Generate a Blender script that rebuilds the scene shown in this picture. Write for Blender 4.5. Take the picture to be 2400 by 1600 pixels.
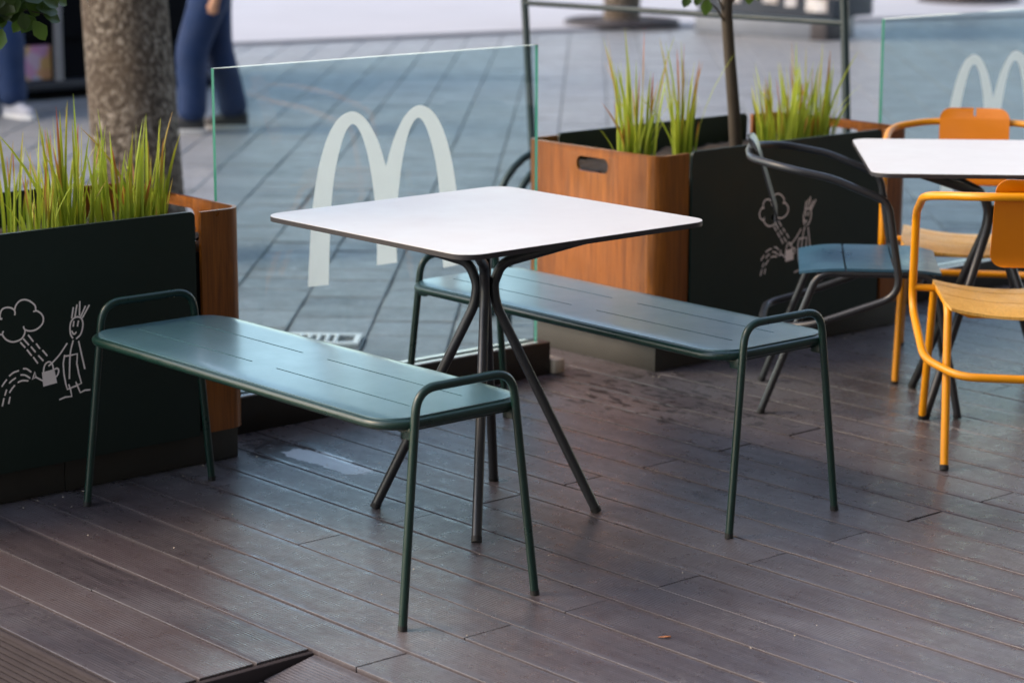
import bpy, bmesh, math, random
from mathutils import Vector, Matrix, noise
from mathutils.geometry import tessellate_polygon
random.seed(7)
for o in list(bpy.data.objects): bpy.data.objects.remove(o, do_unlink=True)
scene = bpy.context.scene
COL = scene.collection

# ------------------------------------------------------------------ camera
CAM = Vector((3.8076, -3.2103, 1.6471)); PITCH, YAW, ROLL = 0.20941, -0.85084, 0.0020
LENS = 83.26
fwd = Vector((math.sin(YAW)*math.cos(PITCH), math.cos(YAW)*math.cos(PITCH), -math.sin(PITCH)))
rgt = Vector((math.cos(YAW), -math.sin(YAW), 0)); upv = rgt.cross(fwd)
r2 = math.cos(ROLL)*rgt + math.sin(ROLL)*upv; u2 = -math.sin(ROLL)*rgt + math.cos(ROLL)*upv
cd = bpy.data.cameras.new('camera'); cam = bpy.data.objects.new('camera', cd); COL.objects.link(cam)
M = Matrix((r2, u2, -fwd)).transposed().to_4x4(); M.translation = CAM; cam.matrix_world = M
cd.sensor_width = 36; cd.lens = LENS; cd.clip_start = 0.05; cd.clip_end = 500
cd.dof.use_dof = True; cd.dof.focus_distance = 5.45; cd.dof.aperture_fstop = 3.5
scene.camera = cam

# ------------------------------------------------------------------ sky, sun, exposure
SUN_AZ = Vector((-0.60, -0.80, 0)).normalized()      # soft light from the open side of the plaza, back left
SUN_EL = math.radians(40)
w = bpy.data.worlds.new('World'); scene.world = w; w.use_nodes = True
wn = w.node_tree.nodes; wl = w.node_tree.links
bg = wn['Background']; sky = wn.new('ShaderNodeTexSky'); sky.sky_type = 'NISHITA'; sky.sun_disc = False
sky.sun_elevation = SUN_EL; sky.sun_rotation = math.atan2(SUN_AZ.x, SUN_AZ.y)
sky.air_density = 1.0; sky.dust_density = 1.0; sky.ozone_density = 1.0
wl.new(sky.outputs[0], bg.inputs[0]); bg.inputs[1].default_value = 0.15
sd = bpy.data.lights.new('sun', 'SUN'); sun = bpy.data.objects.new('sun', sd); COL.objects.link(sun)
sd.energy = 0.62; sd.angle = math.radians(24); sd.color = (1.0, 0.86, 0.68)
S = SUN_AZ*math.cos(SUN_EL) + Vector((0, 0, math.sin(SUN_EL)))
sun.rotation_euler = S.to_track_quat('Z', 'Y').to_euler(); sun.location = (10, -5, 30)
vs = scene.view_settings; vs.view_transform = 'Standard'; vs.look = 'None'; vs.gamma = 1; vs.use_curve_mapping = False
vs.exposure = 1.95
vs.use_white_balance = True; vs.white_balance_temperature = 7900; vs.white_balance_tint = 13.5

# ------------------------------------------------------------------ helpers
def tag(o, label=None, cat=None, group=None, kind=None):
    if label: o['label'] = label
    if cat: o['category'] = cat
    if group: o['group'] = group
    if kind: o['kind'] = kind
    return o
def empty(name, loc=(0, 0, 0), rz=0.0):
    o = bpy.data.objects.new(name, None); COL.objects.link(o); o.location = loc; o.rotation_euler = (0, 0, rz)
    o.empty_display_size = 0.1; return o
def mobj(name, me, parent=None, mats=None):
    o = bpy.data.objects.new(name, me); COL.objects.link(o)
    if parent is not None: o.parent = parent
    return o
def from_bm(name, bm, mats, parent=None, smooth=True, angle=40):
    bmesh.ops.recalc_face_normals(bm, faces=bm.faces[:])
    me = bpy.data.meshes.new(name); bm.to_mesh(me); bm.free()
    for m in (mats if isinstance(mats, (list, tuple)) else [mats]): me.materials.append(m)
    if smooth:
        for p in me.polygons: p.use_smooth = True
        try: me.set_sharp_from_angle(angle=math.radians(angle))
        except Exception: pass
    return mobj(name, me, parent)
def box(bm, lo, hi, mi=0, bev=0.0):
    r = bmesh.ops.create_cube(bm, size=1.0); vs_ = r['verts']
    for v in vs_:
        v.co = Vector([lo[i] + (v.co[i]+0.5)*(hi[i]-lo[i]) for i in range(3)])
    fs = list({f for v in vs_ for f in v.link_faces})
    for f in fs: f.material_index = mi
    if bev > 0:
        es = list({e for v in vs_ for e in v.link_edges})
        rr = bmesh.ops.bevel(bm, geom=es, offset=bev, segments=2, affect='EDGES', profile=0.5)
        for f in rr['faces']: f.material_index = mi
def fillet(pts, rad, n=7):
    """round the inner corners of a polyline; rad: one radius or a list (None = keep)"""
    pts = [Vector(p) for p in pts]; out = [pts[0]]
    for i in range(1, len(pts)-1):
        r = rad[i-1] if isinstance(rad, (list, tuple)) else rad
        a, b, c = pts[i-1], pts[i], pts[i+1]
        d1 = (a-b); d2 = (c-b); l1, l2 = d1.length, d2.length; d1.normalize(); d2.normalize()
        ang = d1.angle(d2)
        if r <= 0 or ang > math.pi-0.02: out.append(b); continue
        t = min(r/math.tan(ang/2), l1*0.48, l2*0.48); p0, p2 = b+d1*t, b+d2*t
        for k in range(n+1):
            s = k/n; out.append((1-s)**2*p0 + 2*s*(1-s)*b + s*s*p2)
    out.append(pts[-1]); return out
def tube(bm, pts, r, seg=12, closed=False, cap=True, mi=0):
    pts = [Vector(p) for p in pts]; n = len(pts)
    rs = r if isinstance(r, (list, tuple)) else [r]*n
    tang = []
    for i in range(n):
        if closed: t = pts[(i+1) % n]-pts[i-1]
        else: t = pts[min(i+1, n-1)]-pts[max(i-1, 0)]
        tang.append(t.normalized())
    nrm = tang[0].orthogonal().normalized(); rings = []
    for i in range(n):
        if i > 0:
            q = tang[i-1].rotation_difference(tang[i]); nrm = (q @ nrm).normalized()
        nrm = (nrm - tang[i]*nrm.dot(tang[i])).normalized(); bi = tang[i].cross(nrm)
        rings.append([bm.verts.new(pts[i] + rs[i]*(math.cos(2*math.pi*k/seg)*nrm + math.sin(2*math.pi*k/seg)*bi)) for k in range(seg)])
    m = n if closed else n-1
    off = 0
    if closed:   # match the seam
        best = min(range(seg), key=lambda s: (rings[0][s].co-rings[-1][0].co).length); off = best
    for i in range(m):
        A = rings[i]; B = rings[(i+1) % n]; o_ = off if (closed and i == n-1) else 0
        for k in range(seg):
            f = bm.faces.new((A[k], A[(k+1) % seg], B[(k+1+o_) % seg], B[(k+o_) % seg])); f.material_index = mi
    if cap and not closed:
        for R_ in (rings[0], rings[-1]):
            f = bm.faces.new(R_); f.material_index = mi
def plate(bm, outer, holes, fn, z0, z1, mi=0, mi_edge=None):
    """flat plate with holes; fn maps (u,v,z) to 3-D"""
    loops = [outer]+list(holes)
    flat = [p for L in loops for p in L]
    tris = tessellate_polygon([[Vector((p[0], p[1], 0)) for p in L] for L in loops])
    lo = [bm.verts.new(fn(p[0], p[1], z0)) for p in flat]; hi = [bm.verts.new(fn(p[0], p[1], z1)) for p in flat]
    for t in tris:
        for V in (lo, hi):
            try: f = bm.faces.new([V[i] for i in t]); f.material_index = mi
            except ValueError: pass
    k = 0
    for L in loops:
        n = len(L)
        for i in range(n):
            a, b = k+i, k+(i+1) % n
            f = bm.faces.new((lo[a], lo[b], hi[b], hi[a])); f.material_index = mi if mi_edge is None else mi_edge
        k += n
def rrect(x0, x1, y0, y1, r, n=8, corners=(1, 1, 1, 1)):
    pts = []
    for (cx, cy, a0, on) in ((x1-r, y1-r, 0, corners[0]), (x0+r, y1-r, 90, corners[1]), (x0+r, y0+r, 180, corners[2]), (x1-r, y0+r, 270, corners[3])):
        if not on:
            pts.append((cx + (r if a0 in (0, 270) else -r), cy + (r if a0 in (0, 90) else -r))); continue
        for k in range(n+1):
            a = math.radians(a0+90*k/n); pts.append((cx+r*math.cos(a), cy+r*math.sin(a)))
    return pts
def copy_tree(o, parent=None):
    c = o.copy(); COL.objects.link(c); c.parent = parent
    for ch in [x for x in bpy.data.objects if x.parent == o]: copy_tree(ch, c)
    return c

# ------------------------------------------------------------------ materials
class NT:
    def __init__(s, name):
        s.m = bpy.data.materials.new(name); s.m.use_nodes = True; s.t = s.m.node_tree; s.b = s.t.nodes['Principled BSDF']
    def n(s, typ, **kw):
        x = s.t.nodes.new(typ)
        for k, v in kw.items():
            if k.startswith('i_'): x.inputs[k[2:].replace('_', ' ')].default_value = v
            else: setattr(x, k, v)
        return x
    def l(s, a, b): s.t.links.new(a, b)
    def coord(s, kind='Object', scale=(1, 1, 1), rnd=False):
        tc = s.n('ShaderNodeTexCoord'); mp = s.n('ShaderNodeMapping'); mp.inputs['Scale'].default_value = scale
        if kind == 'World':
            g = s.n('ShaderNodeNewGeometry'); s.l(g.outputs['Position'], mp.inputs['Vector'])
        else: s.l(tc.outputs[kind], mp.inputs['Vector'])
        if rnd:
            oi = s.n('ShaderNodeObjectInfo'); mu = s.n('ShaderNodeMath', operation='MULTIPLY'); mu.inputs[1].default_value = 37.0
            s.l(oi.outputs['Random'], mu.inputs[0]); cb = s.n('ShaderNodeCombineXYZ')
            for k in range(3): s.l(mu.outputs[0], cb.inputs[k])
            s.l(cb.outputs[0], mp.inputs['Location'])
        return mp.outputs[0]
    def noise(s, vec, scale, detail=4, rough=0.6, dist=0.0):
        x = s.n('ShaderNodeTexNoise'); x.inputs['Scale'].default_value = scale; x.inputs['Detail'].default_value = detail
        x.inputs['Roughness'].default_value = rough; x.inputs['Distortion'].default_value = dist
        s.l(vec, x.inputs['Vector']); return x.outputs['Fac']
    def ramp(s, fac, stops):
        r = s.n('ShaderNodeValToRGB'); e = r.color_ramp.elements
        while len(e) < len(stops): e.new(0.5)
        for el, (p, c) in zip(e, stops):
            el.position = p; el.color = (c, c, c, 1) if isinstance(c, (int, float)) else (*c, 1)
        s.l(fac, r.inputs[0]); return r.outputs[0]
    def mix(s, fac, a, b, mode='MIX'):
        x = s.n('ShaderNodeMix', data_type='RGBA', blend_type=mode)
        for i, v in ((0, fac), (6, a), (7, b)):
            if hasattr(v, 'is_output'): s.l(v, x.inputs[i])
            elif i == 0: x.inputs[0].default_value = v
            else: x.inputs[i].default_value = (*v, 1)
        return x.outputs[2]
    def math(s, op, a, b=0.0, clamp=False):
        x = s.n('ShaderNodeMath', operation=op, use_clamp=clamp)
        for i, v in ((0, a), (1, b)):
            if hasattr(v, 'is_output'): s.l(v, x.inputs[i])
            else: x.inputs[i].default_value = v
        return x.outputs[0]
    def bump(s, h, strength, dist=0.002, prev=None):
        x = s.n('ShaderNodeBump'); x.inputs['Strength'].default_value = strength; x.inputs['Distance'].default_value = dist
        s.l(h, x.inputs['Height'])
        if prev is not None: s.l(prev, x.inputs['Normal'])
        return x.outputs[0]
    def set(s, col=None, rough=None, metal=None, normal=None, spec=None, coat=None, alpha=None):
        for k, v in (('Base Color', col), ('Roughness', rough), ('Metallic', metal), ('Normal', normal), ('Specular IOR Level', spec), ('Coat Weight', coat)):
            if v is None: continue
            if hasattr(v, 'is_output'): s.l(v, s.b.inputs[k])
            elif k == 'Base Color': s.b.inputs[k].default_value = (*v, 1)
            else: s.b.inputs[k].default_value = v
        return s.m
def paint(name, col, rough, var=0.25, nscale=30, bump=0.15, metal=0.0, spec=0.5, dust=None, coat=0.0):
    t = NT(name); v = t.coord('Object', rnd=True)
    f = t.noise(v, nscale*0.12, 5); c = t.mix(f, tuple(x*(1-var) for x in col), tuple(min(1, x*(1+var)) for x in col))
    if dust:
        f2 = t.ramp(t.noise(v, nscale*0.5, 8, 0.7), [(0.55, 0), (0.75, dust[1])]); c = t.mix(f2, c, dust[0])
    rr = t.ramp(t.noise(v, nscale*0.3, 6), [(0.3, max(0, rough-0.08)), (0.7, min(1, rough+0.10))])
    nb = t.bump(t.noise(v, nscale*25, 2), bump, 0.0004)
    t.b.inputs['Coat Roughness'].default_value = 0.22
    return t.set(c, rr, metal, nb, spec, coat)

# deck boards: grooved composite, worn and dusty, one patch still wet
def deck_material():
    t = NT('deck_composite'); v = t.coord('Object', rnd=True); wv = t.coord('World')
    oi = t.n('ShaderNodeObjectInfo')
    base = t.ramp(oi.outputs['Random'], [(0.0, (0.018, 0.013, 0.016)), (0.3, (0.054, 0.038, 0.042)), (0.6, (0.032, 0.026, 0.032)), (1.0, (0.078, 0.054, 0.052))])
    st = t.coord('Object', (1.2, 26, 26), rnd=True)
    grain = t.noise(st, 3.0, 7, 0.65); c = t.mix(t.ramp(grain, [(0.3, 0), (0.75, 1)]), base, (0.082, 0.066, 0.071))
    # dust and wear in broad worn patches
    wear = t.ramp(t.noise(wv, 1.3, 6, 0.6, 0.4), [(0.42, 0), (0.66, 1)])
    fine = t.ramp(t.noise(wv, 55, 5, 0.7), [(0.35, 0.25), (0.7, 1)])
    c = t.mix(t.math('MULTIPLY', t.math('MULTIPLY', wear, fine), 0.45), c, (0.20, 0.185, 0.185))
    # scuffs: thin pale scratches
    sc = t.n('ShaderNodeTexWave', wave_type='BANDS', bands_direction='DIAGONAL'); sc.inputs['Scale'].default_value = 7; sc.inputs['Distortion'].default_value = 38
    sc.inputs['Detail'].default_value = 4; sc.inputs['Detail Scale'].default_value = 1.6; t.l(wv, sc.inputs['Vector'])
    scm = t.math('MULTIPLY', t.ramp(sc.outputs['Fac'], [(0.965, 0), (0.995, 1)]), t.ramp(t.noise(wv, 2.1, 3), [(0.5, 0), (0.62, 1)]))
    c = t.mix(t.math('MULTIPLY', scm, 0.35), c, (0.30, 0.28, 0.26))
    # dark spilt spots along the planters and the dried rim of a puddle
    sx = t.n('ShaderNodeSeparateXYZ'); t.l(wv, sx.inputs[0])
    def blob(cx, cy, rx, ry, soft):
        dx = t.math('DIVIDE', t.math('SUBTRACT', sx.outputs[0], cx), rx); dy = t.math('DIVIDE', t.math('SUBTRACT', sx.outputs[1], cy), ry)
        d = t.math('SQRT', t.math('ADD', t.math('POWER', dx, 2.0), t.math('POWER', dy, 2.0)))
        d = t.math('ADD', d, t.math('MULTIPLY', t.math('SUBTRACT', t.noise(wv, 9, 6, 0.65), 0.5), 1.5))
        return t.ramp(d, [(max(0, 0.62-soft), 1), (0.62+soft, 0)])
    spots = t.math('MULTIPLY', blob(-1.15, 1.70, 0.75, 0.42, 0.2), t.ramp(t.noise(t.coord('World', (1, 2.2, 1)), 15, 3, 0.5), [(0.54, 0), (0.58, 1)]))
    c = t.mix(t.math('MULTIPLY', spots, 0.9), c, (0.008, 0.007, 0.008))
    wet = blob(-1.27, 0.47, 0.30, 0.17, 0.10)
    wet2 = blob(-0.45, 2.45, 0.75, 0.75, 0.25)
    edge_dark = blob(-1.33, 0.25, 0.12, 0.8, 0.2)  # darker band at the foot of the left planter
    c = t.mix(t.math('MULTIPLY', edge_dark, 0.6), c, (0.022, 0.018, 0.016))
    c = t.mix(t.math('MULTIPLY', wet, 0.6), c, (0.03, 0.028, 0.03))
    lime = blob(-1.20, 0.50, 0.30, 0.075, 0.04)
    c = t.mix(t.math('MULTIPLY', lime, 0.8), c, (0.60, 0.64, 0.68))
    # grooves down the middle of each board, plain strips along the edges
    so = t.n('ShaderNodeSeparateXYZ'); tc = t.n('ShaderNodeTexCoord'); t.l(tc.outputs['Object'], so.inputs[0])
    ay = t.math('ABSOLUTE', so.outputs[1]); mid = t.ramp(ay, [(0.050, 1), (0.056, 0)])
    wvb = t.n('ShaderNodeTexWave', wave_type='BANDS', bands_direction='Y'); wvb.inputs['Scale'].default_value = 1.0
    mp = t.n('ShaderNodeMapping'); mp.inputs['Scale'].default_value = (1, 38, 1); t.l(tc.outputs['Object'], mp.inputs[0]); t.l(mp.outputs[0], wvb.inputs['Vector'])
    gro = t.math('MULTIPLY', wvb.outputs['Fac'], mid)
    edge = t.ramp(ay, [(0.0590, 0), (0.0635, 1)])
    c = t.mix(t.math('MULTIPLY', edge, 0.26), c, (0.18, 0.168, 0.175))
    worn = t.math('MAXIMUM', t.ramp(t.noise(wv, 1.7, 4, 0.55, 0.3), [(0.46, 0.05), (0.60, 0.8)]), t.math('MULTIPLY', blob(-0.35, 0.20, 1.0, 0.55, 0.35), 1.0))
    c = t.mix(t.math('MULTIPLY', t.math('MULTIPLY', gro, worn), 0.55), c, (0.21, 0.205, 0.22))
    grit = t.ramp(t.noise(wv, 160, 3, 0.6), [(0.60, 0), (0.72, 1)]); c = t.mix(t.math('MULTIPLY', grit, 0.30), c, (0.24, 0.22, 0.21))
    rough = t.ramp(t.noise(wv, 24, 6, 0.7), [(0.28, 0.20), (0.72, 0.44)])
    rough = t.mix(wet, rough, (0.10, 0.10, 0.10)); rough = t.mix(t.math('MULTIPLY', t.math('MULTIPLY', wet2, t.ramp(t.noise(wv, 38, 5, 0.7), [(0.35, 0.2), (0.6, 1)])), 0.85), rough, (0.16, 0.16, 0.16))
    b1 = t.bump(gro, 0.5, 0.0014); b2 = t.bump(t.noise(st, 6, 6), 0.22, 0.0012, b1); b3 = t.bump(t.noise(wv, 7, 3), 0.35, 0.004, b2)
    gl = t.math('MULTIPLY', t.ramp(t.noise(t.coord('World', (0.7, 3.2, 1)), 9, 6, 0.7), [(0.32, 0.30), (0.62, 0.95)]), t.math('SUBTRACT', 1.0, t.math('MULTIPLY', spots, 0.92)))
    return t.set(c, rough, 0, b3, gl)
def wood_material(name, c1, c2, c3, rough=0.32):
    t = NT(name); v = t.coord('Object', (9, 9, 0.55), rnd=False)
    g = t.noise(v, 3.2, 8, 0.62, 1.2); c = t.ramp(g, [(0.25, c1), (0.5, c2), (0.78, c3)])
    f = t.ramp(t.noise(t.coord('Object', (60, 60, 1.6)), 4, 5, 0.7), [(0.42, 0), (0.7, 1)]); c = t.mix(t.math('MULTIPLY', f, 0.6), c, tuple(x*0.5 for x in c1))
    return t.set(c, t.ramp(t.noise(t.coord('Object'), 14, 5), [(0.3, rough-0.06), (0.7, rough+0.12)]), 0, t.bump(g, 0.12, 0.001), 0.5)
def stone_material():
    t = NT('paving_stone'); v = t.coord('World'); oi = t.n('ShaderNodeObjectInfo')
    base = t.ramp(oi.outputs['Random'], [(0, (0.090, 0.099, 0.106)), (0.5, (0.145, 0.157, 0.166)), (1, (0.205, 0.216, 0.226))])
    c = t.mix(t.ramp(t.noise(v, 3.0, 6, 0.6), [(0.35, 0), (0.7, 1)]), base, (0.215, 0.225, 0.24))
    c = t.mix(t.ramp(t.noise(v, 40, 6, 0.7), [(0.5, 0), (0.75, 0.6)]), c, (0.050, 0.053, 0.058))
    c = t.mix(t.ramp(t.noise(v, 11, 3, 0.5), [(0.67, 0), (0.71, 0.7)]), c, (0.27, 0.28, 0.30))
    return t.set(c, t.ramp(t.noise(v, 8, 5), [(0.3, 0.42), (0.7, 0.65)]), 0, t.bump(t.noise(v, 13, 6, 0.65), 0.8, 0.012), 0.5)
def bark_material():
    t = NT('plane_bark'); v = t.coord('Object', (1, 1, 0.8))
    c = t.ramp(t.noise(v, 46, 7, 0.72, 0.2), [(0.34, (0.016, 0.013, 0.011)), (0.46, (0.075, 0.056, 0.042)), (0.54, (0.20, 0.165, 0.130)), (0.66, (0.50, 0.45, 0.385))])
    c = t.mix(t.ramp(t.noise(v, 3.5, 4), [(0.4, 0), (0.65, 0.7)]), c, (0.10, 0.068, 0.045))
    return t.set(c, 0.85, 0, t.bump(t.noise(v, 40, 8, 0.7), 1.0, 0.03), 0.3)
def leaf_material(name, c1, c2, rough=0.35):
    t = NT(name); at_ = t.n('ShaderNodeAttribute'); at_.attribute_name = 'tint'
    c = t.mix(at_.outputs['Fac'], c1, c2); m = t.set(c, rough, 0, None, 0.5)
    tr = t.n('ShaderNodeBsdfTranslucent'); t.l(c, tr.inputs[0]); ms = t.n('ShaderNodeMixShader'); ms.inputs[0].default_value = 0.28
    t.l(t.b.outputs[0], ms.inputs[1]); t.l(tr.outputs[0], ms.inputs[2]); t.l(ms.outputs[0], t.t.nodes['Material Output'].inputs[0]); return m
def blade_material():
    t = NT('grass_blade'); a = t.n('ShaderNodeAttribute'); a.attribute_name = 'along'; b = t.n('ShaderNodeAttribute'); b.attribute_name = 'tint'
    low = t.mix(b.outputs['Fac'], (0.14, 0.22, 0.018), (0.46, 0.53, 0.07)); tip = t.ramp(b.outputs['Fac'], [(0.0, (0.55, 0.10, 0.05)), (0.10, (0.50, 0.24, 0.04)), (0.24, (0.48, 0.48, 0.05)), (1.0, (0.42, 0.56, 0.06))])
    c = t.mix(t.ramp(a.outputs['Fac'], [(0.45, 0), (0.95, 1)]), low, tip)
    t.set(c, 0.4, 0, None, 0.4); tr = t.n('ShaderNodeBsdfTranslucent'); t.l(c, tr.inputs[0]); ms = t.n('ShaderNodeMixShader'); ms.inputs[0].default_value = 0.35
    t.l(t.b.outputs[0], ms.inputs[1]); t.l(tr.outputs[0], ms.inputs[2]); t.l(ms.outputs[0], t.t.nodes['Material Output'].inputs[0]); return t.m
def glass_material():
    t = NT('pane_glass'); out = t.t.nodes['Material Output']
    tr = t.n('ShaderNodeBsdfTransparent'); tr.inputs[0].default_value = (0.79, 0.89, 0.905, 1)
    gl = t.n('ShaderNodeBsdfGlossy'); gl.inputs['Roughness'].default_value = 0.01; gl.inputs[0].default_value = (0.95, 1, 1, 1)
    fr = t.n('ShaderNodeFresnel'); fr.inputs[0].default_value = 1.5
    ge = t.n('ShaderNodeNewGeometry'); fac = t.math('MULTIPLY', fr.outputs[0], t.math('SUBTRACT', 1.0, ge.outputs['Backfacing']))
    ms = t.n('ShaderNodeMixShader'); t.l(fac, ms.inputs[0]); t.l(tr.outputs[0], ms.inputs[1]); t.l(gl.outputs[0], ms.inputs[2])
    t.l(ms.outputs[0], out.inputs[0]); return t.m
def film_material():
    t = NT('frosted_film'); out = t.t.nodes['Material Output']; t.set((0.88, 0.84, 0.79), 0.6)
    tr = t.n('ShaderNodeBsdfTranslucent'); tr.inputs[0].default_value = (0.82, 0.80, 0.80, 1); ms = t.n('ShaderNodeMixShader'); ms.inputs[0].default_value = 0.88
    t.l(t.b.outputs[0], ms.inputs[1]); t.l(tr.outputs[0], ms.inputs[2]); t.l(ms.outputs[0], out.inputs[0]); return t.m
def poster_material(name, cols, scale):
    t = NT(name); v = t.coord('Object'); vo = t.n('ShaderNodeTexVoronoi'); vo.inputs['Scale'].default_value = scale; t.l(v, vo.inputs['Vector'])
    sp = t.n('ShaderNodeSeparateColor'); t.l(vo.outputs['Color'], sp.inputs[0])
    n = len(cols); c = t.ramp(sp.outputs[0], [(i/(n-1), cc) for i, cc in enumerate(cols)]); return t.set(c, 0.5)

MAT = dict(
    deck=deck_material(), stone=stone_material(), bark=bark_material(), glass=glass_material(), blade=blade_material(),
    pale_stone=paint('pale_pavement', (0.36, 0.36, 0.385), 0.7, 0.12, 6, 0.3, spec=0.3),
    joist=paint('deck_joist', (0.012, 0.011, 0.011), 0.9),
    trim=paint('deck_trim', (0.040, 0.032, 0.033), 0.85, nscale=60, spec=0.12),
    ground=paint('plaza_bedding', (0.045, 0.049, 0.054), 0.9, nscale=50),
    bench=paint('bench_powder_coat', (0.004, 0.026, 0.020), 0.33, 0.15, 40, 0.25, spec=0.5),
    seat=paint('bench_coat_sky_lit', (0.045, 0.125, 0.150), 0.38, 0.25, 14, 0.04, spec=1.0, coat=1.0),  # the frame's paint in a paler tone, for the sky sheen on top
    anth=paint('anthracite_coat', (0.020, 0.022, 0.026), 0.36, 0.15, 40, 0.25),
    bluegrey=paint('blue_grey_coat', (0.028, 0.098, 0.150), 0.34, 0.15, 30, 0.2),
    yellow=paint('ochre_coat', (0.72, 0.27, 0.004), 0.36, 0.12, 40, 0.2),
    orange=paint('orange_back_coat', (0.64, 0.18, 0.002), 0.42, 0.10, 40, 0.2),
    rubber=paint('rubber_foot', (0.012, 0.012, 0.012), 0.7),
    white=paint('white_laminate', (0.575, 0.560, 0.552), 0.42, 0.03, 20, 0.05, spec=0.35, dust=((0.47, 0.455, 0.45), 0.30)),
    core=paint('laminate_core', (0.020, 0.017, 0.020), 0.5),
    green=paint('dark_green_panel', (0.0050, 0.0165, 0.0115), 0.5, 0.2, 12, 0.1, spec=0.4),
    liner=paint('planter_liner', (0.010, 0.010, 0.010), 0.6),
    plinth=paint('planter_plinth', (0.028, 0.026, 0.021), 0.6, 0.25, 20),
    soil=paint('soil', (0.035, 0.024, 0.016), 0.95, 0.6, 200, 1.0),
    wood=wood_material('teak_laminate', (0.11, 0.029, 0.0035), (0.265, 0.078, 0.009), (0.38, 0.122, 0.018)),
    ply=wood_material('birch_seat', (0.60, 0.28, 0.055), (0.74, 0.40, 0.095), (0.80, 0.47, 0.13), 0.4),
    chalk=paint('printed_line_art', (0.95, 0.88, 0.84), 0.6, 0.06, 40, 0.1),
    frost=film_material(),
    gedge=paint('glass_edge', (0.035, 0.21, 0.155), 0.08, 0.2, 10, 0.02, spec=0.8),
    gtop_lit=paint('glass_top_edge_lit', (0.30, 0.36, 0.34), 0.12, 0.1, 10, 0.02, spec=0.8),  # paler than the side edges: skylight leaving the glass, put into the colour
    chan=paint('base_black', (0.016, 0.014, 0.011), 0.5),
    alu=paint('brushed_aluminium', (0.82, 0.84, 0.84), 0.22, 0.05, 40, 0.1, metal=1.0),
    glint_strip=paint('white_glint_paint', (0.84, 0.86, 0.85), 0.2, 0.03, 10, 0.03, spec=0.8),  # white paint in place of the bright reflections at the pane's foot
    pale=paint('pale_timber', (0.50, 0.42, 0.32), 0.7),
    galv=paint('galvanised', (0.62, 0.64, 0.65), 0.45, 0.1, 40, 0.2),
    leaf=leaf_material('shrub_leaf', (0.018, 0.045, 0.008), (0.09, 0.17, 0.025)),
    pleaf=leaf_material('plane_leaf', (0.035, 0.075, 0.012), (0.10, 0.17, 0.03), 0.5),
    twig=paint('twig_bark', (0.050, 0.038, 0.026), 0.8, 0.3, 60, 0.8),
    dry_leaf=paint('dry_leaf', (0.30, 0.11, 0.04), 0.7),
    dry=paint('dry_twig', (0.55, 0.45, 0.36), 0.7),
    denim=paint('denim', (0.003, 0.024, 0.085), 0.85, 0.35, 40, 0.5),
    denim2=paint('dark_denim', (0.010, 0.016, 0.032), 0.85, 0.3, 40, 0.5),
    skin=paint('skin', (0.42, 0.22, 0.14), 0.5), shirt=paint('shirt', (0.10, 0.10, 0.11), 0.8), hair=paint('hair', (0.02, 0.014, 0.01), 0.6),
    shoe=paint('shoe_black', (0.018, 0.02, 0.024), 0.55), sole=paint('shoe_sole', (0.62, 0.62, 0.62), 0.6), shoeg=paint('shoe_grey', (0.36, 0.37, 0.42), 0.6),
    stall=paint('stall_black', (0.004, 0.005, 0.007), 0.9, spec=0.1), stallb=paint('stall_ledge', (0.014, 0.017, 0.027), 0.5), postg=paint('grey_post', (0.22, 0.22, 0.23), 0.6),
    kiosk=paint('kiosk_grey', (0.13, 0.15, 0.18), 0.5), kioskd=paint('kiosk_dark', (0.030, 0.040, 0.055), 0.4),
    frame=paint('frame_dark_green', (0.010, 0.026, 0.028), 0.4), iron=paint('cast_iron', (0.030, 0.026, 0.030), 0.7),
    facade=paint('facade_stone', (0.42, 0.37, 0.31), 0.8, 0.15, 4), facade2=paint('facade_grey', (0.30, 0.32, 0.35), 0.8, 0.15, 4),
    rest=paint('restaurant_wall', (0.06, 0.055, 0.05), 0.8), wglass=paint('window_glass', (0.03, 0.035, 0.04), 0.06, spec=0.8), awn=paint('awning', (0.05, 0.06, 0.05), 0.8),
    pink=poster_material('pink_poster', [(0.55, 0.16, 0.32), (0.60, 0.34, 0.10), (0.50, 0.42, 0.50), (0.55, 0.20, 0.38), (0.40, 0.45, 0.55)], 11),
    pict=poster_material('menu_pictures', [(0.55, 0.55, 0.55), (0.20, 0.16, 0.14), (0.40, 0.40, 0.42), (0.60, 0.58, 0.55)], 14),
)

# ================================================================== THE SETTING
GZ = -0.10                                             # street level, the deck stands 10 cm above it
bm = bmesh.new(); box(bm, (-150, -150, GZ-0.5), (150, 150, GZ-0.016))
ground = tag(from_bm('plaza_ground', bm, MAT['ground'], smooth=False), kind='structure')
def project(P):
    d = Vector(P)-CAM; z = d.dot(fwd)
    if z < 0.1: return None
    k = LENS/36.0
    return (0.5 + k*d.dot(r2)/z, 0.5*682/1024 - k*d.dot(u2)/z, z)
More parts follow.
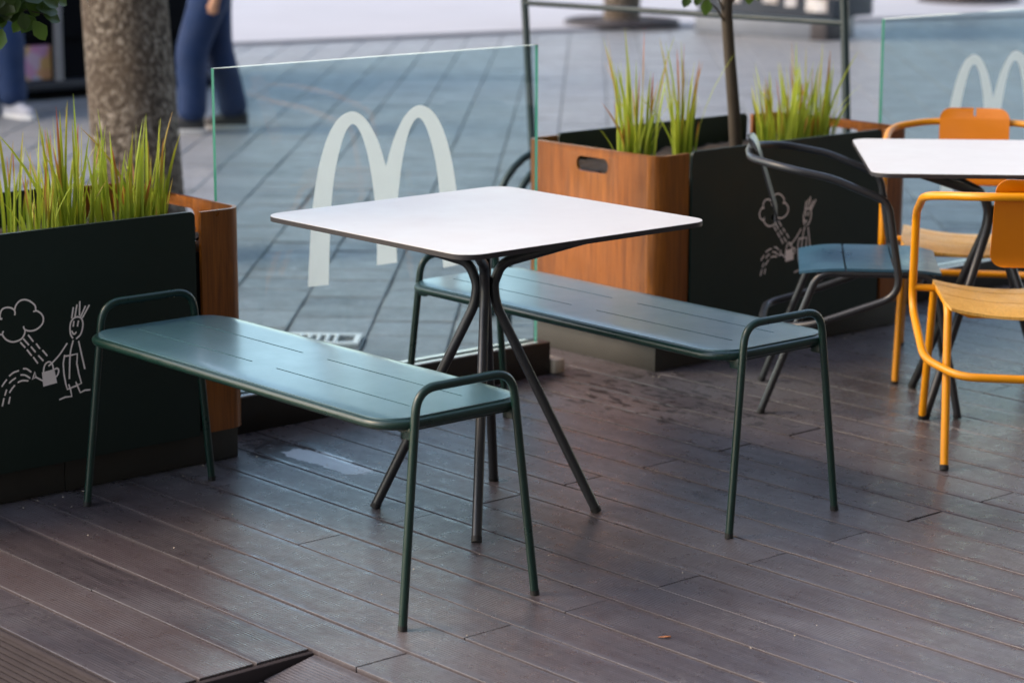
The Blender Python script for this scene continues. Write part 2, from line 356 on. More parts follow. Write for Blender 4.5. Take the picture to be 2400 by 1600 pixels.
# paving stones laid in rows at an angle to the deck
PD = Vector((-0.73, 0.684, 0)).normalized(); PN = Vector((0.684, 0.73, 0)).normalized()
PW, PL, PG = 0.302, 0.25, 0.0050
def stone_bm(bm, w_, l_, c=Vector((0, 0, 0)), dz=0.0):
    ch = 0.006
    def ring(ix, z): return [bm.verts.new(c + PD*sx*(l_/2-ix) + PN*sy*(w_/2-ix) + Vector((0, 0, z+dz))) for sx, sy in ((-1, -1), (1, -1), (1, 1), (-1, 1))]
    a, b, t_ = ring(0, -0.03), ring(0, -ch), ring(ch, 0)
    for A, B in ((a, b), (b, t_)):
        for i in range(4): bm.faces.new((A[i], A[(i+1) % 4], B[(i+1) % 4], B[i]))
    bm.faces.new(t_)
cands = []
rr = random.Random(3)
for i in range(-40, 110):
    s0 = rr.random()*PL; s = -12.0
    while s < 34:
        L_ = PL*rr.choice((0.7, 0.85, 1.0, 1.0, 1.4)); c = PN*(i*PW-1.74+0.15+0.30*0) + PD*(s+s0+L_/2); s += L_
        c.z = GZ
        if c.x > -2.2 and -1.15 < c.y < 5.8: continue
        p = project(c)
        if p is None or p[2] > 34 or not (-0.45 < p[0] < 1.4 and -0.10 < p[1] < 1.1): continue
        cands.append((p[2] + (0 if (-0.02 < p[0] < 1.02 and p[1] < 0.60) else 100), c, L_))
cands.sort(key=lambda t: t[0])
smesh = {}
for k, (d, c, L_) in enumerate(cands[:300]):
    key = round(L_, 3)
    if key not in smesh:
        bm = bmesh.new(); stone_bm(bm, PW-PG, L_-PG); o = from_bm('paving_stone', bm, MAT['stone'], ground, smooth=False); smesh[key] = o.data
    else: o = mobj('paving_stone', smesh[key], ground)
    o.location = c + Vector((0, 0, rr.uniform(-0.004, 0.002))); o.rotation_euler = (rr.uniform(-.016, .016), rr.uniform(-.016, .016), rr.uniform(-.004, .004))
bm = bmesh.new()
for d, c, L_ in cands[300:]: stone_bm(bm, PW-PG, L_-PG, c, rr.uniform(-0.004, 0.002))
tag(from_bm('far_paving', bm, MAT['stone'], ground, smooth=False), kind='stuff')
bm = bmesh.new(); KL = [(-15.2, -1.2), (-13.05, 8.5), (-12.5, 11.1), (-10.9, 16.3), (-4.0, 38.0)]
A = [bm.verts.new((x, y, GZ+0.03)) for x, y in KL]; B_ = [bm.verts.new((x-60, y+8, GZ+0.03)) for x, y in KL]; C_ = [bm.verts.new((x, y, GZ-0.05)) for x, y in KL]
for i in range(len(KL)-1): bm.faces.new((A[i], A[i+1], B_[i+1], B_[i])); bm.faces.new((A[i], A[i+1], C_[i+1], C_[i]))
tag(from_bm('pale_pavement', bm, MAT['pale_stone'], smooth=False), kind='structure')
# the deck: one row of boards every 139.4 mm, joints staggered on two joists
Y0, BW = -0.4382, 0.1394
bm = bmesh.new(); box(bm, (-1.985, -0.436, GZ-0.01), (4.7, 5.5, -0.027)); box(bm, (-1.985, -0.855, GZ-0.01), (0.014, -0.437, -0.027))
deck = tag(from_bm('deck', bm, MAT['joist'], smooth=False), kind='structure')
bmesh_cache = {}
def board_mesh(L_):
    key = round(L_, 2)
    if key in bmesh_cache: return bmesh_cache[key]
    bm = bmesh.new(); hw = (BW-0.0082)/2; c = 0.0006
    prof = [(-hw, -0.024), (-hw, -c), (-hw+c*0.35, -c*0.35), (-hw+c, 0), (hw-c, 0), (hw-c*0.35, -c*0.35), (hw, -c), (hw, -0.024)]
    A = [bm.verts.new((-key/2+0.002, y, z)) for y, z in prof]; B = [bm.verts.new((key/2-0.002, y, z)) for y, z in prof]
    n = len(prof)
    for i in range(n): bm.faces.new((A[i], A[(i+1) % n], B[(i+1) % n], B[i]))
    bm.faces.new(A); bm.faces.new(B)
    bmesh.ops.recalc_face_normals(bm, faces=bm.faces[:])
    me = bpy.data.meshes.new('deck_board'); bm.to_mesh(me); bm.free(); me.materials.append(MAT['deck']); bmesh_cache[key] = me; return me
rb = random.Random(11)
def board(x0, x1, y, parent, z=0.0, rx=0.0):
    L_ = round(x1-x0-0.002, 2); o = mobj('deck_board', board_mesh(L_), parent)
    o.location = ((x0+x1)/2, y, z+rb.uniform(-0.0008, 0.0004)); o.rotation_euler = (rx+rb.uniform(-.004, .004), rb.uniform(-.0006, .0006), rb.uniform(-.0006, .0006)); return o
for k in range(-3, 42):
    y = Y0+(k+0.5)*BW
    jx = 0.164+0.0048*k if k % 2 == 0 else -0.6253+0.0047*(k+1)
    x_lo, x_hi = -1.985, (4.7 if k >= 0 else 0.014)
    cuts = [x_lo]+[j for j in (jx-2.4, jx, jx+2.4, jx+4.8) if x_lo+0.08 < j < x_hi-0.08]+[x_hi]
    for a, b in zip(cuts[:-1], cuts[1:]):
        o = board(a, b, y, deck)
        if k == 6 and a > 0: o.rotation_euler.z = 0.0022; o.location.y -= 0.0030
# edge of the deck in the foreground and the short ramp beside it
bm = bmesh.new()
for zz in range(10): tube(bm, [(-1.985, -0.872-zz*0.0078, -0.012-zz*0.0085), (0.03, -0.872-zz*0.0078, -0.012-zz*0.0085)], 0.0068, 8)
box(bm, (-1.985, -0.95, -0.112), (0.03, -0.864, -0.100))
box(bm, (-1.985, -0.8620, -0.095), (0.03, -0.857, -0.004))
from_bm('fascia_board', bm, MAT['trim'], deck)
bm = bmesh.new(); tube(bm, [(-1.985, -0.868, -0.006), (0.03, -0.868, -0.006)], 0.0085, 10); from_bm('edge_trim', bm, MAT['trim'], deck)
bm = bmesh.new(); box(bm, (0.016, -0.872, -0.098), (0.032, -0.442, -0.003), bev=0.003); from_bm('side_trim', bm, MAT['trim'], deck)
slope = math.atan2(0.098, 0.52)
bm = bmesh.new(); box(bm, (0.036, -0.98, GZ-0.01), (4.7, -0.95, GZ)); ramp_o = tag(from_bm('ramp', bm, MAT['joist'], smooth=False), kind='structure')
for i in range(4):
    cy = -0.4425-(i+0.5)*BW*math.cos(slope); cz = -0.004-(i+0.5)*BW*math.sin(slope)
    board(0.036, 2.0, cy, ramp_o, cz, slope); board(2.0, 4.7, cy, ramp_o, cz, slope)

# ================================================================== FURNITURE
def make_bench(name):
    t = empty(name)
    slots = []
    for ys in (-0.073, 0.073):
        for xa, xb in ((-0.557, -0.064), (0.031, 0.522)): slots.append(list(reversed(rrect(xa, xb, ys-0.0027, ys+0.0027, 0.0026, 3))))
    bm = bmesh.new()
    def sf(u, v, z): return Vector((u, v, z-0.004*max(0, (abs(v)-0.155)/0.045)**2))
    plate(bm, rrect(-0.603, 0.603, -0.192, 0.192, 0.075, 10), slots, sf, 0.4455, 0.4515)
    from_bm('seat', bm, MAT['seat'], t, angle=30)
    bm = bmesh.new(); tube(bm, [(x, y, 0.437) for x, y in rrect(-0.607, 0.607, -0.197, 0.197, 0.078, 10)], 0.0108, 12, closed=True)
    from_bm('seat_frame', bm, MAT['bench'], t)
    for s in (-1, 1):
        bm = bmesh.new()
        P = [(s*0.635, -0.188, 0.006), (s*0.620, -0.133, 0.514), (s*0.620, 0.133, 0.514), (s*0.635, 0.188, 0.006)]
        tube(bm, fillet(P, 0.058, 9), 0.0098, 14); lf = from_bm('leg_frame', bm, MAT['bench'], t)
        for q in (-1, 1):
            bm = bmesh.new(); tube(bm, [(s*0.6352, q*0.1887, 0.0), (s*0.6348, q*0.1875, 0.012)], 0.0104, 12); from_bm('foot_cap', bm, MAT['rubber'], lf)
        bm = bmesh.new(); box(bm, (s*0.585-0.012, -0.150, 0.418), (s*0.585+0.012, 0.150, 0.430), bev=0.003)
        for q in (-1, 1):
            box(bm, (min(s*0.585, s*0.618), q*0.143-0.006, 0.405), (max(s*0.585, s*0.618), q*0.143+0.006, 0.432), bev=0.003)
        from_bm('bracket', bm, MAT['bench'], t)
    return t
def make_table(name):
    t = empty(name); h = 0.391; Zt = 0.74
    bm = bmesh.new(); plate(bm, rrect(-h, h, -h, h, 0.058, 10), [], lambda u, v, z: Vector((u, v, z)), Zt-0.0125, Zt-0.0013)
    top = from_bm('table_top', bm, MAT['core'], t, angle=30)
    bm = bmesh.new(); plate(bm, rrect(-h+0.0006, h-0.0006, -h+0.0006, h-0.0006, 0.0575, 10), [], lambda u, v, z: Vector((u, v, z)), Zt-0.0013, Zt)
    from_bm('white_face', bm, MAT['white'], top, angle=30)
    for k in range(4):
        a = math.radians(45+90*k); D = Vector((math.cos(a), math.sin(a), 0))
        prof = [(0.277, 0.006), (0.0260, 0.525), (0.0200, 0.575), (0.040, 0.628), (0.345, 0.7200)]
        bm = bmesh.new(); tube(bm, fillet([D*r_+Vector((0, 0, z)) for r_, z in prof], [0.20, 0.06, 0.05], 8), 0.0125, 14)
        lg = from_bm('leg', bm, MAT['anth'], t)
        bm = bmesh.new(); tube(bm, [D*0.2795, D*0.2735+Vector((0, 0, 0.012))], 0.0131, 14); from_bm('foot_cap', bm, MAT['rubber'], lg)
    bm = bmesh.new(); tube(bm, [(0, 0, 0.545), (0, 0, 0.595)], 0.013, 14); from_bm('hub', bm, MAT['anth'], t)
    return t
def make_chair(name, tubem, backm, seatm, dish=0.58):
    t = empty(name); R_ = 0.0112
    for s in (-1, 1):
        bm = bmesh.new(); tube(bm, fillet([(-0.284, s*0.212, 0.006), (-0.128, s*0.2, 0.418), (0.205, s*0.2, 0.418), (0.286, s*0.212, 0.006)], 0.06, 8), R_, 12)
        lg = from_bm('leg_frame', bm, tubem, t)
        for fx in (-0.2855, 0.2865):
            bm = bmesh.new(); tube(bm, [(fx, s*0.2123, 0), (fx*0.985, s*0.2118, 0.013)], R_*1.08, 12); from_bm('foot_cap', bm, MAT['rubber'], lg)
    half = [(-0.337, 0.0, 0.744), (-0.330, 0.150, 0.742), (-0.235, 0.268, 0.731), (-0.10, 0.276, 0.704), (0.062, 0.274, 0.640), (0.108, 0.272, 0.370), (-0.15, 0.262, 0.274), (-0.275, 0.18, 0.252), (-0.285, 0.0, 0.25)]
    rad = [0.14, 0.16, 0.3, 0.06, 0.075, 0.16, 0.10]
    hp = fillet(half, rad, 7); loop = hp + [Vector((p.x, -p.y, p.z)) for p in reversed(hp[1:-1])]
    bm = bmesh.new(); tube(bm, loop, R_, 12, closed=True); from_bm('arm_loop', bm, tubem, t)
    for s in (-1, 1):
        bm = bmesh.new(); tube(bm, [(0.097, s*0.268, 0.424), (0.097, s*0.203, 0.420)], R_*0.9, 10); from_bm('side_stub', bm, tubem, t)
    # back plate with a short slit at the top, bowed round the sitter
    bm = bmesh.new(); n = 12
    out = rrect(-0.112, 0.112, 0.545, 0.788, 0.035, 6)
    notch = [(0.004, 0.788), (0.004, 0.762), (-0.004, 0.762), (-0.004, 0.788)]
    i = next(k for k in range(len(out)) if out[k][0] < 0 and out[k][1] > 0.785)
    out = out[:i]+notch+out[i:]
    def sub(L):
        r = []
        for a, b in zip(L, L[1:]+L[:1]):
            m = max(1, int(math.hypot(a[0]-b[0], a[1]-b[1])/0.03)); r += [(a[0]+(b[0]-a[0])*k/m, a[1]+(b[1]-a[1])*k/m) for k in range(m)]
        return r
    def bf(u, v, z):
        x = -0.252-0.262*(v-0.55)/0.25*0.3+1.5*u*u-0.016
        return Vector((x+z, u, v))
    plate(bm, sub(out), [], bf, 0.0, 0.006); from_bm('backrest', bm, backm, t, angle=50)
    # seat of three slats
    seat = bmesh.new()
    def zf(x, y): return 0.4346-dish*0.0441+dish*y*y-0.010*max(0, (x-0.12)/0.1)**2-0.012*max(0, (-x-0.05)/0.13)**2
    for xa, xb in ((-0.182, -0.052), (-0.0465, 0.088), (0.0935, 0.225)):
        nx, ny = 5, 12; V = {}
        for lay, dz in ((0, -0.008), (1, 0.0)):
            for a in range(nx+1):
                for b in range(ny+1):
                    x = xa+(xb-xa)*a/nx; yw = 0.212*(1-0.10*max(0, (abs(x-0.02)-0.12)/0.1)**2); y = -yw+2*yw*b/ny
                    V[lay, a, b] = seat.verts.new((x, y, zf(x, y)+dz))
        for a in range(nx):
            for b in range(ny):
                for lay in (0, 1): seat.faces.new((V[lay, a, b], V[lay, a+1, b], V[lay, a+1, b+1], V[lay, a, b+1]))
        for a in range(nx):
            for b in (0, ny): seat.faces.new((V[0, a, b], V[0, a+1, b], V[1, a+1, b], V[1, a, b]))
        for b in range(ny):
            for a in (0, nx): seat.faces.new((V[0, a, b], V[0, a, b+1], V[1, a, b+1], V[1, a, b]))
    from_bm('seat', seat, seatm, t, angle=50)
    for x in (-0.12, 0.17):
        bm = bmesh.new(); tube(bm, fillet([(x, -0.2, 0.416), (x, -0.14, 0.388), (x, 0.14, 0.388), (x, 0.2, 0.416)], 0.03, 4), R_*0.7, 8); from_bm('seat_bar', bm, tubem, t)
    return t
bench1 = make_bench('bench'); bench1.location = (-0.583, -0.036, 0.0005)
tag(bench1, 'dark green metal bench nearest the camera, beside the left planter', 'bench', 'green metal benches at the white table')
bench2 = copy_tree(bench1); bench2.location = (-0.600, 0.992, 0.0005); bench2.rotation_euler.z = -0.012
tag(bench2, 'dark green metal bench behind the white table, in front of the wooden planter end', 'bench', 'green metal benches at the white table')
table1 = make_table('cafe_table'); table1.location = (-0.5365, 0.512, 0.0005)
tag(table1, 'square white table on four splayed dark legs between the two benches', 'table', 'white cafe tables')
table2 = copy_tree(table1); table2.location = (-0.432, 2.386, 0.0005); table2.rotation_euler.z = math.radians(45)
tag(table2, 'white table at the right edge with grey and yellow chairs around it', 'table', 'white cafe tables')
grey = make_chair('armchair', MAT['anth'], MAT['anth'], MAT['bluegrey'], 0.12); grey.location = (-0.719, 2.135, 0.0005); grey.rotation_euler.z = math.radians(42.5)
tag(grey, 'grey metal armchair with blue grey seat tucked under the right table', 'chair', 'armchairs round the right table')
yel = make_chair('armchair', MAT['yellow'], MAT['orange'], MAT['ply']); yel.location = (-0.078, 2.038, 0.0005); yel.rotation_euler.z = math.radians(135)
tag(yel, 'yellow armchair with wooden seat cut off by the right edge, back to the camera', 'chair', 'armchairs round the right table')
yel2 = copy_tree(yel); yel2.location = (-0.789, 2.744, 0.0005); yel2.rotation_euler.z = math.radians(-52)
tag(yel2, 'yellow armchair behind the right table, its notched orange back facing the camera', 'chair', 'armchairs round the right table')

# ================================================================== PLANTERS AND GLASS SCREENS
M_OUT= [(0.7428, 0.3876), (0.7487, 0.4651), (0.7552, 0.5413), (0.7642, 0.6169), (0.7781, 0.6918), (0.7982, 0.7611), (0.8244, 0.8196), (0.854, 0.8568), (0.8808, 0.8735), (0.9095, 0.879), (0.9381, 0.8693), (0.9666, 0.8442), (0.9952, 0.8009), (1.0154, 0.7554), (1.0312, 0.709)]
M_IN= [(0.8166, 0.3848), (0.8204, 0.4569), (0.8243, 0.5338), (0.8302, 0.6154), (0.8444, 0.7061), (0.8646, 0.7758), (0.8863, 0.8239), (0.9089, 0.8425), (0.931, 0.8275), (0.9511, 0.7891), (0.9695, 0.7258), (0.9834, 0.6469), (0.9922, 0.568), (0.9945, 0.4894), (0.9936, 0.4212)]
M_C= [(1.0305, 0.4211), (1.0312, 0.709)]
ART= [[(-0.3721, 0.4797), (-0.3754, 0.4811), (-0.3756, 0.4915), (-0.3698, 0.5031), (-0.3583, 0.5067), (-0.3459, 0.5047), (-0.337, 0.4988), (-0.3339, 0.4922), (-0.3346, 0.4861)], [(-0.3348, 0.4975), (-0.3309, 0.5084), (-0.3213, 0.5175), (-0.3085, 0.5204), (-0.2949, 0.5166), (-0.2837, 0.5086), (-0.2767, 0.5004), (-0.2757, 0.4909)], [(-0.2812, 0.487), (-0.2731, 0.4874), (-0.2619, 0.4797), (-0.2554, 0.4684), (-0.2571, 0.4551), (-0.2657, 0.4458), (-0.2776, 0.4401), (-0.2904, 0.4387), (-0.303, 0.4414), (-0.3097, 0.4458), (-0.3117, 0.4519)], [(-0.3079, 0.4431), (-0.3103, 0.433), (-0.3188, 0.4227), (-0.3316, 0.4183), (-0.3454, 0.4181), (-0.3588, 0.4241), (-0.3675, 0.4326), (-0.3716, 0.4414), (-0.3691, 0.4473)], [(-0.372, 0.4807), (-0.3823, 0.48), (-0.3906, 0.4708), (-0.3923, 0.4587), (-0.3861, 0.4475), (-0.3762, 0.441), (-0.3716, 0.4414)], [(-0.2989, 0.4283), (-0.287, 0.4121)], [(-0.3131, 0.4209), (-0.3, 0.4049)], [(-0.3216, 0.4127), (-0.3106, 0.3997)], [(-0.2776, 0.4035), (-0.2693, 0.3914)], [(-0.2923, 0.3975), (-0.282, 0.3842)], [(-0.3041, 0.3915), (-0.2932, 0.3768)], [(-0.2603, 0.3842), (-0.2492, 0.3701)], [(-0.2725, 0.3723), (-0.2607, 0.3587)], [(-0.2872, 0.3702), (-0.2768, 0.3547)], [(-0.3166, 0.3458), (-0.3074, 0.3436), (-0.2967, 0.3349)], [(-0.3247, 0.3311), (-0.3128, 0.3285), (-0.3004, 0.3197)], [(-0.3331, 0.3135), (-0.3214, 0.3159), (-0.3061, 0.3132)], [(-0.3317, 0.3426), (-0.3456, 0.34), (-0.3567, 0.3337)], [(-0.3406, 0.3251), (-0.35, 0.3208), (-0.3571, 0.3156)], [(-0.3658, 0.3242), (-0.373, 0.317), (-0.3784, 0.3105)], [(-0.3442, 0.3064), (-0.3521, 0.2992), (-0.3578, 0.2917)], [(-0.3671, 0.2983), (-0.3718, 0.2865)], [(-0.3754, 0.2776), (-0.3803, 0.2606)], [(-0.3584, 0.2782), (-0.3623, 0.2641)], [(-0.1735, 0.4048), (-0.179, 0.4151), (-0.1799, 0.4321), (-0.1765, 0.4464), (-0.1678, 0.4548), (-0.157, 0.457), (-0.1465, 0.452), (-0.1423, 0.4398), (-0.144, 0.4252), (-0.1506, 0.4102), (-0.1622, 0.4018)], [(-0.1682, 0.4464), (-0.1703, 0.4351)], [(-0.1551, 0.4453), (-0.158, 0.4338)], [(-0.1747, 0.4219), (-0.1707, 0.415), (-0.1659, 0.4144), (-0.163, 0.4176)], [(-0.1684, 0.4816), (-0.1737, 0.4566)], [(-0.1577, 0.4872), (-0.1641, 0.4596)], [(-0.1488, 0.4945), (-0.1512, 0.461)], [(-0.1334, 0.4809), (-0.1475, 0.4563)], [(-0.1221, 0.482), (-0.1424, 0.4536)], [(-0.1726, 0.3969), (-0.1824, 0.3626), (-0.1873, 0.3017)], [(-0.1561, 0.3929), (-0.1492, 0.3579), (-0.1416, 0.321)], [(-0.1906, 0.3924), (-0.213, 0.367), (-0.2349, 0.349), (-0.2446, 0.343)], [(-0.1985, 0.3628), (-0.2034, 0.3423), (-0.2022, 0.3146), (-0.1985, 0.2907), (-0.1944, 0.2741), (-0.1704, 0.2789), (-0.1527, 0.2838), (-0.1595, 0.3104), (-0.1639, 0.3366), (-0.1615, 0.3618), (-0.1825, 0.3605), (-0.1986, 0.3607)], [(-0.1892, 0.285), (-0.185, 0.2716), (-0.1822, 0.254), (-0.2012, 0.2549), (-0.2168, 0.2513)], [(-0.1683, 0.2882), (-0.1623, 0.2734), (-0.1568, 0.2598), (-0.1435, 0.2641), (-0.1291, 0.263)], [(-0.2612, 0.3275), (-0.2574, 0.3439), (-0.2489, 0.3521), (-0.2395, 0.3514), (-0.234, 0.3426), (-0.2322, 0.3307)], [(-0.2298, 0.3314), (-0.2204, 0.3325), (-0.2171, 0.3253), (-0.2211, 0.3153), (-0.226, 0.3118)], [(-0.2638, 0.3068), (-0.283, 0.3192), (-0.2847, 0.3331), (-0.2933, 0.3138), (-0.283, 0.3192)]]
CAN= [(-0.2658, 0.3287), (-0.2298, 0.3324), (-0.2231, 0.2954), (-0.2633, 0.2915)]

def smooth_stroke(P, n=5):
    if len(P) < 3: return P
    out = []
    for i in range(len(P)-1):
        p0 = P[max(0, i-1)]; p1 = P[i]; p2 = P[i+1]; p3 = P[min(len(P)-1, i+2)]
        for k in range(n):
            t = k/n; out.append(tuple(0.5*((2*p1[j])+(-p0[j]+p2[j])*t+(2*p0[j]-5*p1[j]+4*p2[j]-p3[j])*t*t+(-p0[j]+3*p1[j]-3*p2[j]+p3[j])*t**3) for j in (0, 1)))
    out.append(P[-1]); return out
SHARP = {len(ART)-1, len(ART)-4, len(ART)-5, len(ART)-6}
def make_art(parent):
    bm = bmesh.new(); hw = 0.00225
    for si, P in enumerate(ART):
        P = [(y+0.85, z) for y, z in P]
        if si not in SHARP: P = smooth_stroke(P)
        n = len(P); L_, R_ = [], []
        for i in range(n):
            a, b = P[max(0, i-1)], P[min(n-1, i+1)]; dx, dz = b[0]-a[0], b[1]-a[1]; l = math.hypot(dx, dz) or 1
            nx, nz = -dz/l*hw, dx/l*hw; x, z = P[i]
            if i == 0: x -= dx/l*hw*0.6; z -= dz/l*hw*0.6
            if i == n-1: x += dx/l*hw*0.6; z += dz/l*hw*0.6
            L_.append((x+nx, z+nz)); R_.append((x-nx, z-nz))
        xx = 0.0066+0.00003*(si % 9)
        A = [bm.verts.new((xx, y, z)) for y, z in L_]; B = [bm.verts.new((xx, y, z)) for y, z in R_]
        for i in range(n-1): bm.faces.new((A[i], A[i+1], B[i+1], B[i]))
        for S_ in (0, n-1):   # round ends
            y, z = P[S_]; C = [bm.verts.new((xx+0.00002, y+hw*math.cos(q*math.pi/4), z+hw*math.sin(q*math.pi/4))) for q in range(8)]; bm.faces.new(C)
    bm.faces.new([bm.verts.new((0.0071, y+0.85, z)) for y, z in CAN])
    return from_bm('line_drawing', bm, MAT['chalk'], parent, smooth=False)
def make_planter(name):
    t = empty(name); D = 0.62; Ly = 1.216; th = 0.011
    for end in (0, 1):
        def Y(y): return y if end else Ly-y
        bm = bmesh.new(); z0, z1 = 0.088, 0.685; r = 0.052
        def path(o):          # o: inset
            P = [(-o, 1.077)]; 
            for k in range(9):
                a = math.radians(90*k/8); rr_ = r-o; P.append((-r+rr_*math.cos(a), Ly-r+rr_*math.sin(a)))
            for k in range(9):
                a = math.radians(90+90*k/8); rr_ = r-o; P.append((-D+r+rr_*math.cos(a), Ly-r+rr_*math.sin(a)))
            P.append((-D+o, 1.077)); return P
        O, I = path(0), path(th); n = len(O)
        vo = [[bm.verts.new((x, Y(y), z)) for x, y in O] for z in (z0, z1)]; vi = [[bm.verts.new((x, Y(y), z)) for x, y in I] for z in (z0, z1)]
        for i in range(n-1):
            if i == 9: continue
            bm.faces.new((vo[0][i], vo[0][i+1], vo[1][i+1], vo[1][i])); bm.faces.new((vi[0][i], vi[0][i+1], vi[1][i+1], vi[1][i]))
            for z in (0, 1): bm.faces.new((vo[z][i], vo[z][i+1], vi[z][i+1], vi[z][i]))
        for i in (0, n-1): bm.faces.new((vo[0][i], vo[1][i], vi[1][i], vi[0][i]))
        xa, xb = O[10][0], O[9][0]
        hole = list(reversed(rrect(-0.369, -0.222, 0.607, 0.655, 0.022, 6)))
        plate(bm, [(xa, z0), (xb, z0), (xb, z1), (xa, z1)], [hole], lambda u, v, w_: Vector((u, Y(w_), v)), Ly-th, Ly)
        bmesh.ops.remove_doubles(bm, verts=bm.verts[:], dist=0.0003)
        from_bm('wooden_end', bm, MAT['wood'], t, angle=35)
        for z in (0.60, 0.635):
            bm = bmesh.new(); box(bm, (-0.024, Y(1.052)-0.012, z), (-0.016, Y(1.052)+0.022, z+0.008), bev=0.001); from_bm('metal_clip', bm, MAT['alu'], t)
    for x0, x1, nm in ((-0.006, 0.006, 'front_panel'), (-D-0.006, -D+0.006, 'back_panel')):
        bm = bmesh.new(); plate(bm, rrect(0.147, 1.055, 0.086, 0.690, 0.016, 5, (1, 1, 0, 0)), [], lambda u, v, w_: Vector((w_, u, v)), x0, x1)
        bmesh.ops.bevel(bm, geom=[e for e in bm.edges if abs(e.verts[0].co.x-e.verts[1].co.x) < 1e-5 and len(e.link_faces) == 2 and e.calc_face_angle(0) > 1.0], offset=0.0012, segments=2, affect='EDGES')
        p = from_bm(nm, bm, MAT['green'], t, angle=35)
        if nm == 'front_panel': make_art(p)
    bm = bmesh.new(); box(bm, (-D+0.03, 0.03, 0.092), (-0.03, Ly-0.03, 0.575)); from_bm('liner', bm, MAT['liner'], t, smooth=False)
    bm = bmesh.new(); N = 26
    G = [[bm.verts.new((-D+0.031+(D-0.062)*i/N*1.0, 0.031+(Ly-0.062)*j/(2*N), 0.60+0.018*noise.noise(Vector((i*.4, j*.4, 3)))+0.008*noise.noise(Vector((i*1.7, j*1.7, 9))))) for j in range(2*N+1)] for i in range(N+1)]
    for i in range(N):
        for j in range(2*N): bm.faces.new((G[i][j], G[i+1][j], G[i+1][j+1], G[i][j+1]))
    from_bm('soil', bm, MAT['soil'], t)
    bm = bmesh.new(); box(bm, (-D+0.022, 0.022, 0.0), (-0.022, 0.655, 0.0895), bev=0.002); box(bm, (-D+0.022, 0.657, 0.0), (-0.022, Ly-0.022, 0.0895), bev=0.002); from_bm('plinth', bm, MAT['plinth'], t)
    return t
pl1 = make_planter('planter'); pl1.location = (-1.352, -0.850, 0.0005)
tag(pl1, 'dark green planter with wooden ends and a white watering drawing at the left edge', 'planter', 'planters of the terrace')
pl2 = copy_tree(pl1); pl2.location = (-1.352, 1.911, 0.0005)
tag(pl2, 'dark green and wooden planter behind the far bench, its slotted wooden end in view', 'planter', 'planters of the terrace')
def make_screen(name, y0, y1, my, ms):
    t = empty(name, (-1.60, (y0+y1)/2, 0.0)); X0, X1 = -0.0065, 0.0065; hy = (y1-y0)/2; zb, zt = 0.085, 1.030
    bm = bmesh.new(); box(bm, (X0, -hy, zb), (X1, hy, zt)); bm.faces.ensure_lookup_table()
    for f in bm.faces:
        n = f.normal; f.material_index = 0 if abs(n.x) > 0.5 else (2 if n.z > 0.5 else 1)
    pane = from_bm('pane', bm, [MAT['glass'], MAT['gedge'], MAT['gtop_lit']], t, smooth=False)
    yc = 1.0312; L_ = [(y-yc, z) for y, z in M_OUT]; I = [(y-yc, z) for y, z in M_IN]
    poly = L_ + [(-y, z) for y, z in reversed(L_[:-1])] + [(-y, z) for y, z in I] + list(reversed(I))
    def sm(P): return smooth_stroke(P, 4)
    Ls = sm(L_); Is = sm(I)
    poly = Ls + [(-y, z) for y, z in reversed(Ls[:-1])] + [(-y, z) for y, z in Is] + list(reversed(Is))
    poly = [(my-(y0+y1)/2+y*ms, 0.63+(z-0.63)*ms) for y, z in poly]
    bm = bmesh.new(); plate(bm, poly, [], lambda u, v, w_: Vector((w_, u, v)), X1+0.0006, X1+0.0010); from_bm('arch_emblem', bm, MAT['frost'], t, smooth=False)
    bm = bmesh.new(); box(bm, (-0.047, -hy+0.03, 0.0), (0.030, hy+0.036, 0.104), bev=0.002)
    base = from_bm('base', bm, MAT['chan'], t)
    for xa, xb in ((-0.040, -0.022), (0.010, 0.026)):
        bm = bmesh.new(); box(bm, (xa, -hy+0.035, 0.1045), (xb, hy-0.012, 0.1085), bev=0.001); from_bm('base_glint', bm, MAT['glint_strip'], base)
    return t
tag(make_screen('glass_screen', 0.443, 1.630, 1.036, 1.0), 'low glass screen with a pale double arch emblem between the two planters', 'glass screen', 'glass screens of the terrace')
tag(make_screen('glass_screen', 3.256, 4.60, 3.886, 1.0), 'low glass screen with a double arch emblem at the right edge behind the yellow chair', 'glass screen', 'glass screens of the terrace')
bm = bmesh.new(); box(bm, (-1.625, 1.672, 0.001), (-1.555, 1.716, 0.046), bev=0.006); tag(from_bm('wooden_block', bm, MAT['pale']), 'small pale block lying at the end of the glass screen base', 'block')
bm = bmesh.new(); rg = random.Random(8)
for _ in range(150):
    x, y = rg.uniform(-1.3, 1.3), rg.uniform(-0.4, 2.4)
    if rg.random() < 0.5: x = -1.36+abs(rg.gauss(0, .06)); y = rg.uniform(-0.7, 3.0)
    q = rg.uniform(0.0009, 0.0026); a = rg.uniform(0, 3)
    V_ = [bm.verts.new((x+q*math.cos(a+k*1.57)*rg.uniform(.6, 1.5), y+q*math.sin(a+k*1.57)*rg.uniform(.6, 1.5), 0.0005)) for k in range(4)]; T_ = bm.verts.new((x, y, 0.0005+q))
    for k in range(4): bm.faces.new((V_[k], V_[(k+1) % 4], T_))
from_bm('crumbs', bm, MAT['pale'], deck, smooth=False)['kind'] = 'stuff'
V_, F_ = [], []
for i in range(7):
    s_ = i/6; wd = 0.0055*math.sin(math.pi*min(1, s_*0.9+0.1)); V_ += [(-0.02+0.04*s_, -wd, 0.003+0.004*s_*s_), (-0.02+0.04*s_, 0.001, 0.0012), (-0.02+0.04*s_, wd, 0.002+0.006*s_)]
    if i: b = 3*i; F_ += [(b-3, b-2, b+1, b), (b-2, b-1, b+2, b+1)]
